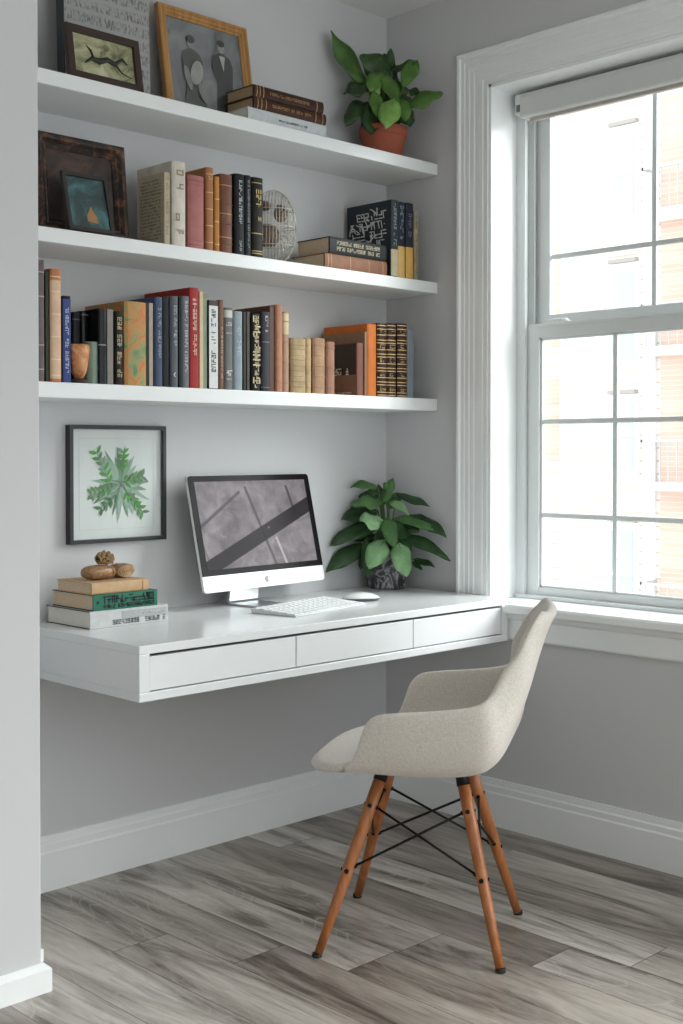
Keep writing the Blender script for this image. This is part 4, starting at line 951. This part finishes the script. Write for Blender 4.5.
# legs
legs = [((.062, .090), (.209, .220)), ((-.062, .090), (-.209, .220)), ((.060, -.108), (.190, -.220)), ((-.060, -.108), (-.190, -.220))]
ZT = .422
def legp(i, z):
    (a, b), (c, d) = legs[i]; t = 1 - z / ZT; return Vector((a + (c - a) * t, b + (d - b) * t, z))
for i in range(4):
    m = MB(); m.tube([legp(i, .008), legp(i, .10), legp(i, .22), legp(i, .33), legp(i, ZT - .012)], [.0105, .0125, .0148, .0158, .0152], 16)
    L_ = m.build('leg', LEG, ch, smooth=True)
    MB().lathe([(0, 0), (.0115, 0), (.0125, .003), (.0115, .0095), (0, .0095)], 16, legp(i, 0).x, legp(i, 0).y).build('glide', plain('dark_rubber', '231f1c', .6), L_)
    m = MB(); d_ = (legp(i, .1) - legp(i, .3)).normalized()
    for z in (.345, .195):
        p = legp(i, z); out = Vector((math.copysign(1, p.x), 0, 0)); m.tube([p + out * .0135, p + out * .0178], .0058, 12)
        out = Vector((0, math.copysign(1, p.y), 0)); m.tube([p + out * .0135, p + out * .0172], .0045, 12)
    m.build('screw_head', BLACKM, L_)
# metal cradle under the seat
m = MB()
for i in range(4):
    p = legp(i, ZT - .022); q = legp(i, ZT + .014); m.tube([p, q], [.0172, .0150], 20)
    m.tube([q + Vector((0, 0, -.004)), Vector((q.x * .6, q.y * .5, .446)), Vector((q.x * .1, q.y * .4, .434))], .006, 8)
m.tube([(-.15, .085, .446), (-.06, .085, .446), (.06, .085, .446), (.15, .085, .446)], .006, 8); m.tube([(-.15, -.10, .446), (-.06, -.10, .446), (.06, -.10, .446), (.15, -.10, .446)], .006, 8)
m.tube([(0, .085, .434), (0, -.10, .434)], .006, 8)
m.build('seat_mount', BLACKM, ch, smooth=True)
def brace(i, j):
    a, b = legp(i, .345), legp(j, .195); d_ = (b - a).normalized(); out = Vector(((a.x + b.x), (a.y + b.y), 0)); 
    MB().tube([a + d_ * .015, b - d_ * .015], .0032, 8).tube([b - d_ * .022, b - d_ * .013], .0062, 8).tube([a + d_ * .012, a + d_ * .02], .0055, 8).build('brace_rod', BLACKM, ch, smooth=True)
for i, j in ((0, 1), (1, 0), (2, 3), (3, 2), (1, 3), (3, 1), (0, 2), (2, 0)): brace(i, j)

# ------------------------------------------------------------------ outside: the building across the street
SID = mat_siding(); BRK = mat_brick(); WHT = plain('white_facade_trim', 'e6e4e2', .7, var=.02); PANE = plain('facade_window_glass', 'b2bdc3', .3, var=.08, scale=2); DRK = plain('balcony_iron', 'b4b2b4', .6)
BX = 9.0
bd = thing('apartment_building', 'pale cream sided apartment block with balconies seen through the window', 'building', (BX, 0, -6))
def Bz(z): return z + 6
m = MB(); m.box(0, 5, -2.5, 5.72, 0, Bz(5.35)); m.build('facade_wall', SID, bd)
MB().box(.3, 5, 5.721, 6.35, 0, Bz(4.62)).build('side_bay', SID, bd)
for z0, z1 in ((4.0 - 1.5, 3.75 - .02), (1.15, 2.1)):
    MB().box(.27, .2999, 5.74, 6.3, Bz(z0), Bz(z1)).build('brick_panel', BRK, bd)
for z0, z1 in ((3.80, 4.90), (2.2, 3.35), (.95, 1.87), (-.75, .42)):
    f_ = MB().box(-.03, 0, 4.63, 5.05, Bz(z0), Bz(z1)).build('window_surround', WHT, bd)
    MB().box(-.045, -.0305, 4.70, 4.99, Bz(z0 + .07), Bz(z1 - .10)).build('pane', PANE, f_)
    MB().box(-.055, -.0455, 4.70, 4.99, Bz((z0 + z1) / 2 - .02), Bz((z0 + z1) / 2 + .02)).build('glazing_bar', WHT, f_)
    MB().box(-.07, -.0, 4.66, 5.02, Bz(z1) + .002, Bz(z1) + .045).build('lintel', plain('grey_lintel', 'a39a94', .7), bd)
MB().box(-.04, 0, 4.42, 4.56, 0, Bz(5.35)).build('corner_board', WHT, bd)
MB().box(-.02, 0, 2.0, 4.36, 0, Bz(5.35)).build('brick_bay', BRK, bd)
for z in (2.27, .80, 3.75, -.75):
    MB().box(-.35, -.021, 2.4, 4.42, Bz(z), Bz(z) + .085).build('balcony_slab', WHT, bd)
    m = MB(); m.box(-.34, -.32, 2.4, 4.41, Bz(z) + .52, Bz(z) + .55); m.box(-.34, -.03, 4.39, 4.41, Bz(z) + .52, Bz(z) + .55)
    for k in range(20): m.box(-.335, -.325, 2.42 + k * .103, 2.43 + k * .103, Bz(z) + .085, Bz(z) + .52)
    for k in range(3): m.box(-.25 + k * .1, -.24 + k * .1, 4.395, 4.405, Bz(z) + .085, Bz(z) + .52)
    m.build('balcony_railing', DRK, bd)
for z in (2.5, 1.05, 4.0): MB().box(-.05, -.0205, 3.3, 4.05, Bz(z), Bz(z) + 1.0).build('pane', PANE, bd)
struct('ground', MB().box(.5, 30, -25, 25, -6.2, -6.001), plain('pale_street', 'b9b7b3', .9, var=.05, scale=1))

# ------------------------------------------------------------------ light and camera
wd = bpy.data.worlds.new('sky'); SC.world = wd; wd.use_nodes = True; nt = wd.node_tree; bg = nt.nodes['Background']
SKY = 2.25
bg.inputs[0].default_value = (.90, .97, 1, 1); bg.inputs[1].default_value = SKY
sun = bpy.data.lights.new('hazy_sun', 'SUN'); sun.energy = 4.8; sun.angle = math.radians(45); sun.color = (.97, 1, .99)
so = bpy.data.objects.new('hazy_sun', sun); C.objects.link(so); so.rotation_euler = Vector((-.62, .58, -.50)).to_track_quat('-Z', 'Y').to_euler(); so.location = (6, -5, 6)
def portal(loc, rot, sx, sy):
    l = bpy.data.lights.new('opening_portal', 'AREA'); l.shape = 'RECTANGLE'; l.size = sx; l.size_y = sy; l.cycles.is_portal = True
    o = bpy.data.objects.new('opening_portal', l); C.objects.link(o); o.location = loc; o.rotation_euler = rot; return o
portal((.21, (WY0 + WY1) / 2, 1.57), (0, PI / 2, 0), WZ1 - WZ0, abs(WY1 - WY0))
portal((.19, -3.675, 1.25), (0, PI / 2, 0), 2.0, 2.65)
portal((-1.65, -5.3, 1.25), (-PI / 2, 0, 0), 2.9, 1.9)  # sky sampling through the opening added in the front wall

cam = bpy.data.cameras.new('camera'); co = bpy.data.objects.new('camera', cam); C.objects.link(co); SC.camera = co
co.location = (-3.207, -3.0467, 1.2181)
yaw, pitch = .7956, .0149
fw = Vector((math.cos(yaw) * math.cos(pitch), math.sin(yaw) * math.cos(pitch), -math.sin(pitch)))
co.rotation_euler = fw.to_track_quat('-Z', 'Y').to_euler()
cam.sensor_fit = 'VERTICAL'; cam.sensor_height = 36; cam.lens = 1251.07 * 36 / 1024
cam.shift_y = -(512 - 470.44) / 1024; cam.clip_start = .05
SC.view_settings.view_transform = 'Standard'; SC.view_settings.look = 'None'; SC.view_settings.gamma = 1; SC.view_settings.exposure = .30
SC.view_settings.use_curve_mapping = False
SC.cycles.max_bounces = 8; SC.cycles.diffuse_bounces = 5; SC.cycles.glossy_bounces = 3; SC.cycles.transparent_max_bounces = 12
SC.cycles.caustics_reflective = False; SC.cycles.caustics_refractive = False; SC.cycles.sample_clamp_indirect = 6
SC.cycles.use_denoising = True
